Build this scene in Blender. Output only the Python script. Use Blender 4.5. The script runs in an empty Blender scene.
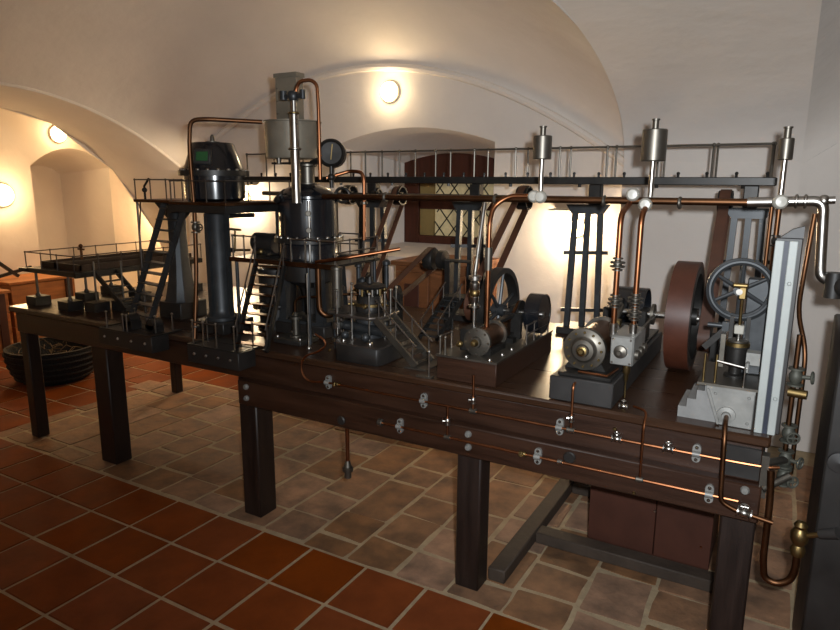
import bpy, bmesh, math, random
from mathutils import Vector, Matrix
from math import sin, cos, pi, radians

random.seed(7)
S = bpy.context.scene
COL = S.collection

# ------------------------------------------------------------------ camera
cam_d = bpy.data.cameras.new('camera')
cam = bpy.data.objects.new('camera', cam_d)
COL.objects.link(cam)
cam_d.sensor_fit = 'HORIZONTAL'
cam_d.sensor_width = 36.0
cam_d.lens = 36.0 * 650.0 / 840.0
cam_d.clip_start = 0.02
cam.location = (2.6593, -2.1300, 1.6500)
cam.rotation_mode = 'QUATERNION'
cam.rotation_quaternion = (0.748206, 0.611957, 0.159719, 0.200466)
S.camera = cam

# ------------------------------------------------------------------ view, world
S.view_settings.view_transform = 'Standard'
S.view_settings.look = 'None'
S.view_settings.gamma = 1.0
S.view_settings.use_curve_mapping = False
S.view_settings.exposure = 0.0
w = bpy.data.worlds.new('world'); S.world = w; w.use_nodes = True
w.node_tree.nodes['Background'].inputs[0].default_value = (0.9, 0.95, 1.0, 1)
w.node_tree.nodes['Background'].inputs[1].default_value = 0.02


def add_light(name, kind, loc, energy, color, size=0.1, target=None, spot=None):
    d = bpy.data.lights.new(name, kind)
    d.energy = energy; d.color = color
    if kind == 'AREA':
        d.shape = 'RECTANGLE'; d.size = size if not isinstance(size, tuple) else size[0]
        d.size_y = size if not isinstance(size, tuple) else size[1]
    else:
        d.shadow_soft_size = size
    if kind == 'SPOT' and spot:
        d.spot_size = spot; d.spot_blend = 1.0
    o = bpy.data.objects.new(name, d); COL.objects.link(o); o.location = loc
    if target is not None:
        o.rotation_euler = (Vector(target) - Vector(loc)).to_track_quat('-Z', 'Y').to_euler()
    return o


# flash of the photographer's camera, plus an added unseen area light as ambient fill
add_light('camera_flash', 'SPOT', (2.7149, -2.0868, 1.6994), 295, (0.91, 0.96, 1.0), 0.02, target=(1.9990, 1.0738, 1.8930), spot=radians(125))
add_light('ambient_fill', 'AREA', (2.6, -3.7, 2.0), 6, (0.95, 0.97, 1.0), (2.2, 1.0), target=(1.2, 1.5, 1.2))


# ------------------------------------------------------------------ materials
def lin(c):
    return tuple((v / 12.92 if v <= 0.04045 else ((v + 0.055) / 1.055) ** 2.4) for v in c)


def mat(name, rgb, rough=0.5, metal=0.0, var=0.15, scale=8.0, bump=0.0, bscale=40.0, stretch=None,
        rnd=0.0, emit=None, spec=0.5, coat=0.0, rvar=0.1, second=None):
    m = bpy.data.materials.new(name); m.use_nodes = True
    nt = m.node_tree; N = nt.nodes; L = nt.links
    b = N['Principled BSDF']
    c = lin([v / 255 for v in rgb])
    tc = N.new('ShaderNodeTexCoord')
    mp = N.new('ShaderNodeMapping')
    L.new(tc.outputs['Object'], mp.inputs['Vector'])
    if stretch: mp.inputs['Scale'].default_value = stretch
    src = mp.outputs['Vector']
    if rnd:
        oi = N.new('ShaderNodeObjectInfo')
        add = N.new('ShaderNodeVectorMath'); add.operation = 'ADD'
        mul = N.new('ShaderNodeMath'); mul.operation = 'MULTIPLY'; mul.inputs[1].default_value = 37.0
        L.new(oi.outputs['Random'], mul.inputs[0])
        L.new(src, add.inputs[0]); L.new(mul.outputs[0], add.inputs[1])
        src = add.outputs[0]
    no = N.new('ShaderNodeTexNoise'); no.inputs['Scale'].default_value = scale
    no.inputs['Detail'].default_value = 6.0; no.inputs['Roughness'].default_value = 0.6
    L.new(src, no.inputs['Vector'])
    rp = N.new('ShaderNodeValToRGB')
    d = second and lin([v / 255 for v in second])
    lo = tuple(max(0, v * (1 - var)) for v in c); hi = d if d else tuple(min(1, v * (1 + var)) for v in c)
    rp.color_ramp.elements[0].position = 0.3; rp.color_ramp.elements[0].color = (*lo, 1)
    rp.color_ramp.elements[1].position = 0.7; rp.color_ramp.elements[1].color = (*hi, 1)
    L.new(no.outputs['Fac'], rp.inputs['Fac'])
    col = rp.outputs['Color']
    if rnd:
        hs = N.new('ShaderNodeHueSaturation')
        mr = N.new('ShaderNodeMapRange'); mr.inputs['To Min'].default_value = 1 - rnd; mr.inputs['To Max'].default_value = 1 + rnd
        L.new(oi.outputs['Random'], mr.inputs['Value']); L.new(mr.outputs[0], hs.inputs['Value'])
        mr2 = N.new('ShaderNodeMapRange'); mr2.inputs['To Min'].default_value = 1 + rnd * 0.7; mr2.inputs['To Max'].default_value = 1 - rnd * 0.7
        L.new(oi.outputs['Random'], mr2.inputs['Value']); L.new(mr2.outputs[0], hs.inputs['Saturation'])
        L.new(col, hs.inputs['Color']); col = hs.outputs['Color']
    L.new(col, b.inputs['Base Color'])
    b.inputs['Roughness'].default_value = rough; b.inputs['Metallic'].default_value = metal
    if rvar:
        mr3 = N.new('ShaderNodeMapRange'); mr3.inputs['To Min'].default_value = max(0.02, rough - rvar); mr3.inputs['To Max'].default_value = min(1, rough + rvar)
        L.new(no.outputs['Fac'], mr3.inputs['Value']); L.new(mr3.outputs[0], b.inputs['Roughness'])
    b.inputs['Specular IOR Level'].default_value = spec
    if coat: b.inputs['Coat Weight'].default_value = coat; b.inputs['Coat Roughness'].default_value = 0.15
    if bump:
        n2 = N.new('ShaderNodeTexNoise'); n2.inputs['Scale'].default_value = bscale; n2.inputs['Detail'].default_value = 5
        L.new(src, n2.inputs['Vector'])
        bp = N.new('ShaderNodeBump'); bp.inputs['Strength'].default_value = bump; bp.inputs['Distance'].default_value = 0.02
        L.new(n2.outputs['Fac'], bp.inputs['Height']); L.new(bp.outputs['Normal'], b.inputs['Normal'])
    if emit:
        b.inputs['Emission Color'].default_value = (*emit[0], 1); b.inputs['Emission Strength'].default_value = emit[1]
    return m


M = {}
M['plaster'] = mat('plaster', (222, 214, 206), 0.9, var=0.06, scale=1.3, bump=0.55, bscale=4.0, rvar=0)
M['red_tile'] = mat('red_tile', (124, 60, 20), 0.75, var=0.22, scale=5.0, bump=0.08, bscale=30, rnd=0.07, spec=0.15)
M['stone'] = mat('stone', (130, 100, 77), 0.75, var=0.38, scale=7.0, bump=0.4, bscale=14, rnd=0.2, second=(164, 122, 90))
M['mortar'] = mat('mortar', (168, 148, 118), 0.9, var=0.2, scale=12, bump=0.2)
M['table_wood'] = mat('table_wood', (47, 27, 16), 0.42, var=0.45, scale=5, stretch=(0.5, 6, 6), bump=0.05, bscale=30)
M['top_wood'] = mat('top_wood', (52, 33, 21), 0.3, var=0.35, scale=4, stretch=(0.6, 7, 7), bump=0.03)
M['leg_wood'] = mat('leg_wood', (34, 23, 18), 0.5, var=0.45, scale=6, stretch=(6, 6, 0.6), bump=0.06)
M['base_black'] = mat('base_black', (31, 28, 26), 0.5, var=0.3, scale=9)
M['base_grey'] = mat('base_grey', (42, 40, 39), 0.5, var=0.25, scale=9)
M['iron'] = mat('iron', (58, 60, 62), 0.42, metal=0.5, var=0.25, scale=14)
M['iron_dark'] = mat('iron_dark', (42, 40, 38), 0.42, metal=0.5, var=0.3, scale=14)
M['rail'] = mat('rail', (96, 88, 82), 0.4, metal=0.8, var=0.2, scale=20)
M['gloss_black'] = mat('gloss_black', (20, 22, 26), 0.2, var=0.2, scale=6, coat=0.4)
M['steel'] = mat('steel', (168, 164, 158), 0.3, metal=1.0, var=0.15, scale=18)
M['dull_steel'] = mat('dull_steel', (108, 103, 95), 0.42, metal=0.9, var=0.2, scale=12)
M['tank_steel'] = mat('tank_steel', (124, 116, 102), 0.5, metal=0.35, var=0.2, scale=7)
M['copper'] = mat('copper', (142, 92, 62), 0.36, metal=1.0, var=0.2, scale=15)
M['old_copper'] = mat('old_copper', (96, 66, 45), 0.42, metal=1.0, var=0.25, scale=12)
M['brass'] = mat('brass', (132, 112, 74), 0.42, metal=1.0, var=0.2, scale=20)
M['belt'] = mat('belt', (72, 41, 25), 0.6, var=0.25, scale=10)
M['wheel_wood'] = mat('wheel_wood', (74, 39, 26), 0.4, var=0.25, scale=10)
M['concrete'] = mat('concrete', (120, 119, 117), 0.6, var=0.15, scale=16, bump=0.1)
M['zinc'] = mat('zinc', (132, 131, 127), 0.5, metal=0.35, var=0.2, scale=16)
M['white_paint'] = mat('white_paint', (152, 156, 153), 0.5, var=0.06, scale=12)
M['slate_blue'] = mat('slate_blue', (30, 36, 50), 0.5, var=0.15)
M['green_glass'] = mat('green_glass', (44, 84, 50), 0.15, var=0.2)
M['chest_wood'] = mat('chest_wood', (168, 104, 50), 0.55, var=0.35, scale=4, stretch=(5, 0.8, 5), bump=0.1)
M['window_wood'] = mat('window_wood', (74, 34, 20), 0.5, var=0.3, scale=6, stretch=(5, 5, 0.7))
M['cupboard_wood'] = mat('cupboard_wood', (120, 74, 42), 0.5, var=0.3, scale=4, stretch=(1, 5, 5))
M['panel_wood'] = mat('panel_wood', (68, 33, 19), 0.6, var=0.2, scale=6)
M['wicker'] = mat('wicker', (14, 11, 9), 0.8, var=0.4, scale=40, bump=0.5, bscale=60)
M['straw'] = mat('straw', (96, 72, 38), 0.8, var=0.3)
M['valve_green'] = mat('valve_green', (74, 74, 66), 0.6, metal=0.4, var=0.2)
M['pan_brown'] = mat('pan_brown', (56, 40, 29), 0.55, metal=0.3, var=0.3)
M['floor_timber'] = mat('floor_timber', (62, 51, 42), 0.7, var=0.35, scale=6, bump=0.15)
M['white_enamel'] = mat('white_enamel', (160, 156, 146), 0.35, var=0.05)
M['frosted_pane'] = mat('frosted_pane', (176, 156, 112), 0.6, var=0.35, scale=14, emit=((0.75, 0.62, 0.36), 0.22))
M['shutter'] = mat('shutter', (150, 128, 78), 0.6, var=0.2, scale=5)
M['lamp_glass'] = mat('lamp_glass', (255, 232, 180), 0.4, var=0, emit=((1.0, 0.75, 0.36), 26.0))
M['lamp_base'] = mat('lamp_base', (210, 200, 180), 0.4, var=0.05)


# ------------------------------------------------------------------ mesh helpers
def basis(d):
    d = Vector(d).normalized()
    a = Vector((0, 0, 1)) if abs(d.z) < 0.9 else Vector((1, 0, 0))
    u = d.cross(a).normalized(); v = d.cross(u).normalized()
    return d, u, v


class MB:
    def __init__(s): s.v = []; s.f = []

    def add(s, vs, fs):
        o = len(s.v); s.v += [tuple(p) for p in vs]; s.f += [tuple(i + o for i in f) for f in fs]; return s

    def box(s, x0, x1, y0, y1, z0, z1):
        return s.add([(x0, y0, z0), (x1, y0, z0), (x1, y1, z0), (x0, y1, z0), (x0, y0, z1), (x1, y0, z1), (x1, y1, z1), (x0, y1, z1)],
                     [(0, 3, 2, 1), (4, 5, 6, 7), (0, 1, 5, 4), (1, 2, 6, 5), (2, 3, 7, 6), (3, 0, 4, 7)])

    def bar(s, p0, p1, w, h, up=(0, 0, 1)):
        p0 = Vector(p0); p1 = Vector(p1); d = (p1 - p0).normalized(); up = Vector(up)
        if abs(d.dot(up)) > 0.99: up = Vector((0, 1, 0))
        u = d.cross(up).normalized() * w / 2; v = u.cross(d).normalized() * h / 2
        vs = [p + a * u + b * v for p in (p0, p1) for a, b in ((-1, -1), (1, -1), (1, 1), (-1, 1))]
        return s.add(vs, [(3, 2, 1, 0), (4, 5, 6, 7), (0, 1, 5, 4), (1, 2, 6, 5), (2, 3, 7, 6), (3, 0, 4, 7)])

    def cyl(s, p0, p1, r0, r1=None, n=14):
        r1 = r0 if r1 is None else r1
        p0 = Vector(p0); p1 = Vector(p1); d, u, v = basis(p1 - p0)
        vs = []
        for p, r in ((p0, r0), (p1, r1)):
            vs += [p + (u * cos(2 * pi * i / n) + v * sin(2 * pi * i / n)) * r for i in range(n)]
        fs = [(i, (i + 1) % n, n + (i + 1) % n, n + i) for i in range(n)]
        fs += [tuple(range(n))[::-1], tuple(range(n, 2 * n))]
        return s.add(vs, fs)

    def lathe(s, c, prof, axis=(0, 0, 1), n=28):
        c = Vector(c); d, u, v = basis(axis); vs = []; fs = []
        m = len(prof)
        for r, h in prof:
            r = max(r, 1e-5)
            vs += [c + d * h + (u * cos(2 * pi * i / n) + v * sin(2 * pi * i / n)) * r for i in range(n)]
        for k in range(m - 1):
            fs += [(k * n + i, k * n + (i + 1) % n, (k + 1) * n + (i + 1) % n, (k + 1) * n + i) for i in range(n)]
        return s.add(vs, fs)

    def ring(s, c, axis, r0, r1, h0, h1, n=40):
        return s.lathe(c, [(r0, h0), (r1, h0), (r1, h1), (r0, h1), (r0, h0)], axis, n)

    def torus(s, c, axis, R, r, n=36, m=8):
        return s.lathe(c, [(R + r * cos(2 * pi * k / m), r * sin(2 * pi * k / m)) for k in range(m + 1)], axis, n)

    def sphere(s, c, r, n=12, m=8, sz=1.0):
        return s.lathe(c, [(r * sin(pi * k / m), -r * sz * cos(pi * k / m)) for k in range(m + 1)], (0, 0, 1), n)

    def prism(s, poly, z0, z1):
        n = len(poly)
        vs = [(x, y, z0) for x, y in poly] + [(x, y, z1) for x, y in poly]
        return s.add(vs, [tuple(range(n))[::-1], tuple(range(n, 2 * n))] + [(i, (i + 1) % n, n + (i + 1) % n, n + i) for i in range(n)])

    def extrude(s, pts, vec):
        n = len(pts); vec = Vector(vec)
        vs = [Vector(p) for p in pts] + [Vector(p) + vec for p in pts]
        return s.add(vs, [tuple(range(n))[::-1], tuple(range(n, 2 * n))] + [(i, (i + 1) % n, n + (i + 1) % n, n + i) for i in range(n)])

    def tube(s, pts, r, n=8, fillet=0.0, smooth=0):
        pts = [Vector(p) for p in pts]
        for _ in range(smooth):
            q = [pts[0]]
            for a, b in zip(pts, pts[1:]): q += [a * .75 + b * .25, a * .25 + b * .75]
            pts = q + [pts[-1]]
        if fillet and len(pts) > 2:
            q = [pts[0]]
            for a, b, c in zip(pts, pts[1:], pts[2:]):
                d0 = (a - b); d1 = (c - b)
                t = min(fillet, d0.length * 0.49, d1.length * 0.49)
                p0 = b + d0.normalized() * t; p1 = b + d1.normalized() * t
                for k in range(6):
                    x = k / 5; q.append(p0 * (1 - x) ** 2 + b * 2 * x * (1 - x) + p1 * x * x)
            q.append(pts[-1]); pts = q
        d, u, v = basis(pts[1] - pts[0]); vs = []; fs = []
        for i, p in enumerate(pts):
            t = (pts[min(i + 1, len(pts) - 1)] - pts[max(i - 1, 0)]).normalized()
            u = (u - t * u.dot(t)).normalized(); v = t.cross(u)
            vs += [p + (u * cos(2 * pi * k / n) + v * sin(2 * pi * k / n)) * r for k in range(n)]
        for i in range(len(pts) - 1):
            fs += [(i * n + k, i * n + (k + 1) % n, (i + 1) * n + (k + 1) % n, (i + 1) * n + k) for k in range(n)]
        fs += [tuple(range(n))[::-1], tuple(range((len(pts) - 1) * n, len(pts) * n))]
        return s.add(vs, fs)

    def strip(s, pts, width, thick, wdir):
        """flat belt along pts, width along wdir"""
        pts = [Vector(p) for p in pts]; wd = Vector(wdir).normalized() * width / 2; vs = []; fs = []
        for i, p in enumerate(pts):
            t = (pts[min(i + 1, len(pts) - 1)] - pts[max(i - 1, 0)]).normalized()
            nn = t.cross(wd).normalized() * thick / 2
            vs += [p - wd - nn, p + wd - nn, p + wd + nn, p - wd + nn]
        for i in range(len(pts) - 1):
            a = 4 * i; b = a + 4
            fs += [(a + k, a + (k + 1) % 4, b + (k + 1) % 4, b + k) for k in range(4)]
        fs += [(3, 2, 1, 0), tuple(len(vs) - 4 + k for k in range(4))]
        return s.add(vs, fs)


def wloc(o):
    v = Vector((0, 0, 0))
    while o is not None:
        v += o.location; o = o.parent
    return v


def to_mesh(name, mb, m, off=Vector((0, 0, 0)), bev=0.0, smooth=True):
    me = bpy.data.meshes.new(name)
    me.from_pydata([tuple(Vector(p) - off) for p in mb.v], [], mb.f)
    bm = bmesh.new(); bm.from_mesh(me)
    bmesh.ops.remove_doubles(bm, verts=bm.verts, dist=1e-6)
    bmesh.ops.recalc_face_normals(bm, faces=bm.faces)
    if bev:
        es = [e for e in bm.edges if len(e.link_faces) == 2 and e.calc_face_angle(0) > 0.5]
        bmesh.ops.bevel(bm, geom=es, offset=bev, segments=1, affect='EDGES', profile=0.5, clamp_overlap=True)
    bm.to_mesh(me); bm.free()
    if smooth:
        me.polygons.foreach_set('use_smooth', [True] * len(me.polygons))
        me.set_sharp_from_angle(angle=radians(38))
    me.materials.append(M[m] if isinstance(m, str) else m)
    return me


def obj(name, mb, m, parent=None, bev=0.0, label=None, loc=None):
    """one mesh object from world-space geometry; the origin sits at `loc` (top level) or at the parent's origin"""
    if parent is not None:
        off = wloc(parent); o = bpy.data.objects.new(name, to_mesh(name, mb, m, off, bev)); o.parent = parent
    else:
        off = Vector(loc) if loc is not None else Vector((0, 0, 0))
        o = bpy.data.objects.new(name, to_mesh(name, mb, m, off, bev)); o.location = off
    COL.objects.link(o)
    if label: o['label'] = label
    return o


def tag(o, label, cat, group=None, kind=None):
    if label: o['label'] = label
    if cat: o['category'] = cat
    if group: o['group'] = group
    if kind: o['kind'] = kind
    return o


def thing(name, loc, label, cat, group=None):
    o = bpy.data.objects.new(name, None); COL.objects.link(o); o.location = loc
    o.empty_display_size = 0.05
    return tag(o, label, cat, group)


def struct(name, mb, m, parent=None, loc=(0, 0, 0)):
    o = obj(name, mb, m, parent, loc=loc)
    if parent is None: o['kind'] = 'structure'
    return o


_shared = {}


def inst(name, key, make, m, parent, pos, rot=None):
    """a part that shares its mesh with alike parts"""
    if key not in _shared: _shared[key] = to_mesh(name, make(), m)
    o = bpy.data.objects.new(name, _shared[key]); COL.objects.link(o)
    if parent is not None:
        o.parent = parent; o.location = Vector(pos) - wloc(parent)
    else: o.location = pos
    if rot is not None: o.rotation_euler = rot
    return o


def track(d):
    return Vector(d).to_track_quat('Z', 'Y').to_euler()


def bolt(parent, pos, nrm, r=0.008, m='dull_steel', name='bolt'):
    return inst(name, ('bolt', r, m), lambda: MB().lathe((0, 0, 0), [(0, 0), (r, 0), (r, r * .5), (r * .7, r * .95), (0, r)], n=10), m, parent, pos, track(nrm))


def disc(c, axis, r, t, bevel=None):
    b = bevel or min(t * .3, r * .2)
    return MB().lathe(c, [(0, 0), (r - b, 0), (r, b), (r, t - b), (r - b, t), (0, t)], axis)


def rail_posts(parent, pts, z0, z1, r=0.0035, m='rail'):
    for x, y in pts:
        h = z1 - z0
        inst('rail_post', ('post', round(h, 3), r, m), lambda: MB().cyl((0, 0, 0), (0, 0, h), r, n=8).sphere((0, 0, h), r * 1.8, 8, 6), m, parent, (x, y, z0))


def lerp(a, b, t): return a + (b - a) * t


def spaced(a, b, n): return [(lerp(a[0], b[0], i / (n - 1)), lerp(a[1], b[1], i / (n - 1))) for i in range(n)]


def railing(parent, a, b, n, z0, z1, mid=False, r=0.0035, m='rail'):
    rail_posts(parent, spaced(a, b, n), z0, z1, r, m)
    obj('handrail', MB().tube([(a[0], a[1], z1), (b[0], b[1], z1)], r, 8), m, parent)
    if mid: obj('handrail', MB().tube([(a[0], a[1], lerp(z0, z1, .5)), (b[0], b[1], lerp(z0, z1, .5))], r, 8), m, parent)


def stairs(parent, foot, top, wdir, width, n, m='iron_dark', tm='iron', rail=0.0, sw=0.012, sh=0.03):
    foot = Vector(foot); top = Vector(top); wd = Vector(wdir).normalized() * width / 2
    run = top - foot
    for k in (-1, 1):
        obj('stringer', MB().bar(foot + wd * k, top + wd * k, sw, sh), m, parent)
    hd = Vector((run.x, run.y, 0)).normalized()
    dep = min(0.05, run.length / n * .8)
    for i in range(n):
        p = foot + run * ((i + .6) / n)
        mb = MB().bar(p - wd, p + wd, dep, 0.005)
        inst('tread', ('tread', round(width, 3), round(dep, 3), tm, tuple(round(v, 2) for v in wdir)),
             lambda: MB().bar(-wd, wd, dep, 0.005), tm, parent, p)
    if rail:
        for k in (-1, 1):
            obj('handrail', MB().tube([foot + wd * k + Vector((0, 0, rail)), top + wd * k + Vector((0, 0, rail))], 0.0035), 'rail', parent)
            for t in (0.08, 0.5, 0.92):
                p = foot + wd * k + run * t
                inst('rail_post', ('post', round(rail, 3), .003, 'rail'), lambda: MB().cyl((0, 0, 0), (0, 0, rail), .003, n=8), 'rail', parent, p)


def flange(parent, c, axis, r, t=0.008, m='dull_steel', name='flange'):
    a = Vector(axis).normalized()
    return inst(name, ('flange', r, t, m, name), lambda: disc((0, 0, -t / 2), (0, 0, 1), r, t), m, parent, c, track(a))


def wheel(parent, c, axis, R, hub, rimw, rimt, nsp, mrim, msp, sp=0.008):
    a, u, v = basis(axis)
    c = Vector(c)
    obj('rim', MB().ring(c, a, R - rimt, R, -rimw / 2, rimw / 2, 56), mrim, parent)
    obj('hub', MB().lathe(c, [(0, -rimw * .6), (hub, -rimw * .6), (hub, rimw * .6), (0, rimw * .6)], a, 18), msp, parent)
    for i in range(nsp):
        t = 2 * pi * i / nsp + .3
        d = u * cos(t) + v * sin(t)
        obj('spoke', MB().cyl(c + d * hub * .8, c + d * (R - rimt * .8), sp, sp * .75, 8), msp, parent)


def valve(parent, c, axis, r=0.014, stem=(0, 0, 1), sl=0.03, m='dull_steel', hm='steel', hand=True):
    """valve body with two flanges on a pipe running along axis, a stem and a handwheel"""
    c = Vector(c); a = Vector(axis).normalized(); st = Vector(stem).normalized()
    b = obj('valve_body', MB().lathe(c, [(r * .55, -r * 1.5), (r * 1.2, -r * 1.5), (r * 1.2, -r * 1.2), (r * .6, -r * 1.1), (r, -r * .4), (r, r * .4), (r * .6, r * 1.1), (r * 1.2, r * 1.2), (r * 1.2, r * 1.5), (r * .55, r * 1.5)], a, 16), m, parent)
    if hand:
        obj('valve_stem', MB().cyl(c, c + st * sl, r * .35, n=8), hm, b)
        h = MB().torus(c + st * sl, st, r * .9, r * .18, 20, 6)
        _, u, v = basis(st)
        h.cyl(c + st * sl - u * r * .9, c + st * sl + u * r * .9, r * .14, n=6).cyl(c + st * sl - v * r * .9, c + st * sl + v * r * .9, r * .14, n=6)
        obj('handwheel', h, hm, b)
    return b

# ------------------------------------------------------------------ the cellar room
WB = 2.20           # face of the piers
WW = 2.42           # window wall, set back between the piers
T = 0.29856         # floor tile pitch


def prof_right(y): return 1.78 + .64 * math.sqrt(max(0, 1 - (max(0, y - .4) / 1.8) ** 2))
def prof_left(y): return 1.75 + .61 * max(0, 1 - (max(0, y - .6) / 1.6) ** 2)


def bay(x, y, xc=-.46, hw=2.14, left=True):
    u = (x - xc) / hw
    s = (x + 2.6) / 4.28 if left else 1
    a = 1.75 + .61 * max(0, 1 - (max(0, y - .7) / 1.72) ** 2)
    b = 1.77 + .64 * math.sqrt(max(0, 1 - (max(0, y - .4) / 2.02) ** 2))
    return .79 * (1 - u * u) + lerp(a, b, min(1, max(0, s)))


def grid(fn, us, vs):
    mb = MB(); n = len(vs)
    mb.v = [fn(u, v) for u in us for v in vs]
    mb.f = [(i * n + j, i * n + j + 1, (i + 1) * n + j + 1, (i + 1) * n + j) for i in range(len(us) - 1) for j in range(n - 1)]
    return mb


def lin_sp(a, b, n): return [a + (b - a) * i / (n - 1) for i in range(n)]


ys = lin_sp(-4.2, .4, 8) + [.4 + 1.8 * sin(pi / 2 * i / 24) for i in range(1, 25)]
yw = lin_sp(-4.2, .4, 8) + [.4 + 2.02 * sin(pi / 2 * i / 24) for i in range(1, 25)]
PX_ = 1.68
xa = lin_sp(-2.6, PX_, 48); xc_ = lin_sp(2.665, 6.98, 30)
struct('ceiling', grid(lambda x, y: (x, y, bay(x, y)), xa, yw), 'plaster')
struct('ceiling', grid(lambda x, y: (x, y, prof_right(y)), lin_sp(PX_, 2.665, 6), ys), 'plaster')
struct('ceiling', grid(lambda x, y: (x, y, bay(x, y, 4.82, 2.155, False)), xc_, yw), 'plaster')
for X, xc0 in ((PX_, None), (2.665, 4.82)):
    mb = MB()
    lo_ = [(X, y, prof_right(y)) for y in ys] + [(X, 2.2, 1.2), (X, 2.2, 0)]
    hi_ = [(X, y, bay(X, y) if xc0 is None else bay(X, y, xc0, 2.155, False)) for y in yw] + [(X, WW, 1.2), (X, WW, 0)]
    k = len(lo_); mb.v = lo_ + hi_; mb.f = [(i, i + 1, k + i + 1, k + i) for i in range(k - 1)]
    struct('wall_pier', mb, 'plaster')

struct('trim_1', MB().tube([(x, WW - .012, bay(x, WW) - .012) for x in lin_sp(-2.58, PX_ - .02, 60)], .028, 8), 'plaster')
# left transverse arch: a deep splayed band that opens into the next bay
near = [(y_, bay(-2.6, y_)) for y_ in (-4.2, -1, .7, .95, 1.2, 1.45, 1.75, 2.1, 2.42)] + [(2.42, 1.4), (2.42, 1.1), (2.46, .5), (2.48, 0)]
far = [(-4.2, 2.3), (-1, 2.3), (.8, 2.3), (1.0, 2.295), (1.21, 2.27), (1.43, 2.24), (1.66, 2.17), (1.98, 1.99), (2.27, 1.75), (2.52, 1.43), (2.73, 1.09), (2.95, .5), (3.0, 0)]
mb = MB()
for k in range(5):
    t = k / 4
    mb.v += [(lerp(-2.6, -3.5, t), lerp(a[0], b[0], t), lerp(a[1], b[1], t)) for a, b in zip(near, far)]
n = len(near)
mb.f = [(i * n + j, i * n + j + 1, (i + 1) * n + j + 1, (i + 1) * n + j) for i in range(4) for j in range(n - 1)]
struct('wall_left', mb, 'plaster')
struct('trim_2', MB().tube([(-2.605, y_, bay(-2.6, y_) - .004) for y_ in lin_sp(-1, 2.36, 40)], .016, 8), 'plaster')

# back wall with the window recess
NX0, NX1, SILL = -.766, .695, 1.05
def niche_arch(x): return 1.945 + .125 * (1 - ((x + .035) / .73) ** 2)
def wall_top(x):
    return bay(x, WW) if x < 2 else bay(x, WW, 4.82, 2.155, False)
xs = sorted(set([round(v, 4) for v in lin_sp(-2.6, PX_, 48) + lin_sp(2.665, 6.98, 24) + [NX0, NX1] + lin_sp(NX0, NX1, 15)]))
mb = MB()
for a, b in zip(xs, xs[1:]):
    ta, tb = wall_top(a), wall_top(b)
    if a >= PX_ - 1e-4 and b <= 2.6651: continue
    if a >= NX0 - 1e-6 and b <= NX1 + 1e-6:
        mb.add([(a, WW, 0), (b, WW, 0), (b, WW, SILL), (a, WW, SILL)], [(0, 1, 2, 3)])
        mb.add([(a, WW, niche_arch(a)), (b, WW, niche_arch(b)), (b, WW, tb), (a, WW, ta)], [(0, 1, 2, 3)])
    else:
        mb.add([(a, WW, 0), (b, WW, 0), (b, WW, tb), (a, WW, ta)], [(0, 1, 2, 3)])
wall_back = struct('wall_back', mb, 'plaster')
struct('wall_pier', MB().add([(PX_, WB, 0), (2.665, WB, 0), (2.665, WB, prof_right(WB)), (PX_, WB, prof_right(WB))], [(0, 1, 2, 3)]), 'plaster')
# splayed reveal of the recess
BX0, BX1, YB = -.34, .56, 3.0
def back_arch(x): return 1.80 + .07 * (1 - ((x - .11) / .45) ** 2)
mb = MB(); k = 14
for i in range(k):
    a0, a1 = lerp(NX0, NX1, i / k), lerp(NX0, NX1, (i + 1) / k); b0, b1 = lerp(BX0, BX1, i / k), lerp(BX0, BX1, (i + 1) / k)
    mb.add([(a0, WW, niche_arch(a0)), (a1, WW, niche_arch(a1)), (b1, YB, back_arch(b1)), (b0, YB, back_arch(b0))], [(0, 1, 2, 3)])
    mb.add([(a0, WW, SILL), (a1, WW, SILL), (b1, YB, SILL + .08), (b0, YB, SILL + .08)], [(0, 1, 2, 3)])
for A, B in ((NX0, BX0), (NX1, BX1)):
    mb.add([(A, WW, SILL), (B, YB, SILL + .08), (B, YB, back_arch(B)), (A, WW, niche_arch(A))], [(0, 1, 2, 3)])
struct('recess', mb, 'plaster', wall_back)

# window in the recess: brown frame, a cream shutter leaf, frosted panes behind a lattice
win = thing('window_1', (.11, YB - .02, SILL + .08), None, None); win['kind'] = 'structure'
z0, z1 = SILL + .08, 1.80
mb = MB()
for a, b, c, d in ((BX0 - .05, BX0 + .10, z0 - .02, z1 + .12), (BX1 - .08, BX1 + .05, z0 - .02, z1 + .12), (BX0 + .10, BX1 - .08, z1 - .16, z1 + .12), (BX0 + .10, BX1 - .08, z0 - .02, z0 + .06)):
    obj('window_frame', MB().box(a, b, YB - .07, YB + .02, c, d), 'window_wood', win, bev=.004)
obj('transom', MB().box(BX0 + .1, BX1 - .08, YB - .05, YB + .01, 1.42, 1.52), 'window_wood', win, bev=.004)
obj('shutter', MB().box(BX0 + .1, BX0 + .235, YB - .04, YB, z0 + .06, 1.64), 'shutter', win)
for a, b in ((BX0 + .235, BX0 + .53), (BX0 + .53, BX1 - .08)):
    for c, d in ((z0 + .06, 1.42), (1.52, 1.64)):
        obj('pane', MB().box(a, b, YB - .008, YB + .004, c, d), 'frosted_pane', win)
mb = MB()
for i in range(-4, 8):
    x = BX0 + .235 + i * .14
    for s in (1, -1):
        p = []
        for zz in lin_sp(z0 + .06, 1.64, 12):
            q = x + s * (zz - z0 - .06) * .8 + (0 if s > 0 else .1)
            if BX0 + .235 <= q <= BX1 - .08: p.append((q, YB - .018, zz))
        if len(p) > 1: mb.bar(p[0], p[-1], .008, .008, (0, 1, 0))
obj('lattice', mb, 'iron_dark', win)
obj('outer_board', MB().box(BX0 - .2, BX1 + .2, YB + .03, YB + .05, z0 - .1, z1 + .3), 'window_wood', win)

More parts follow.
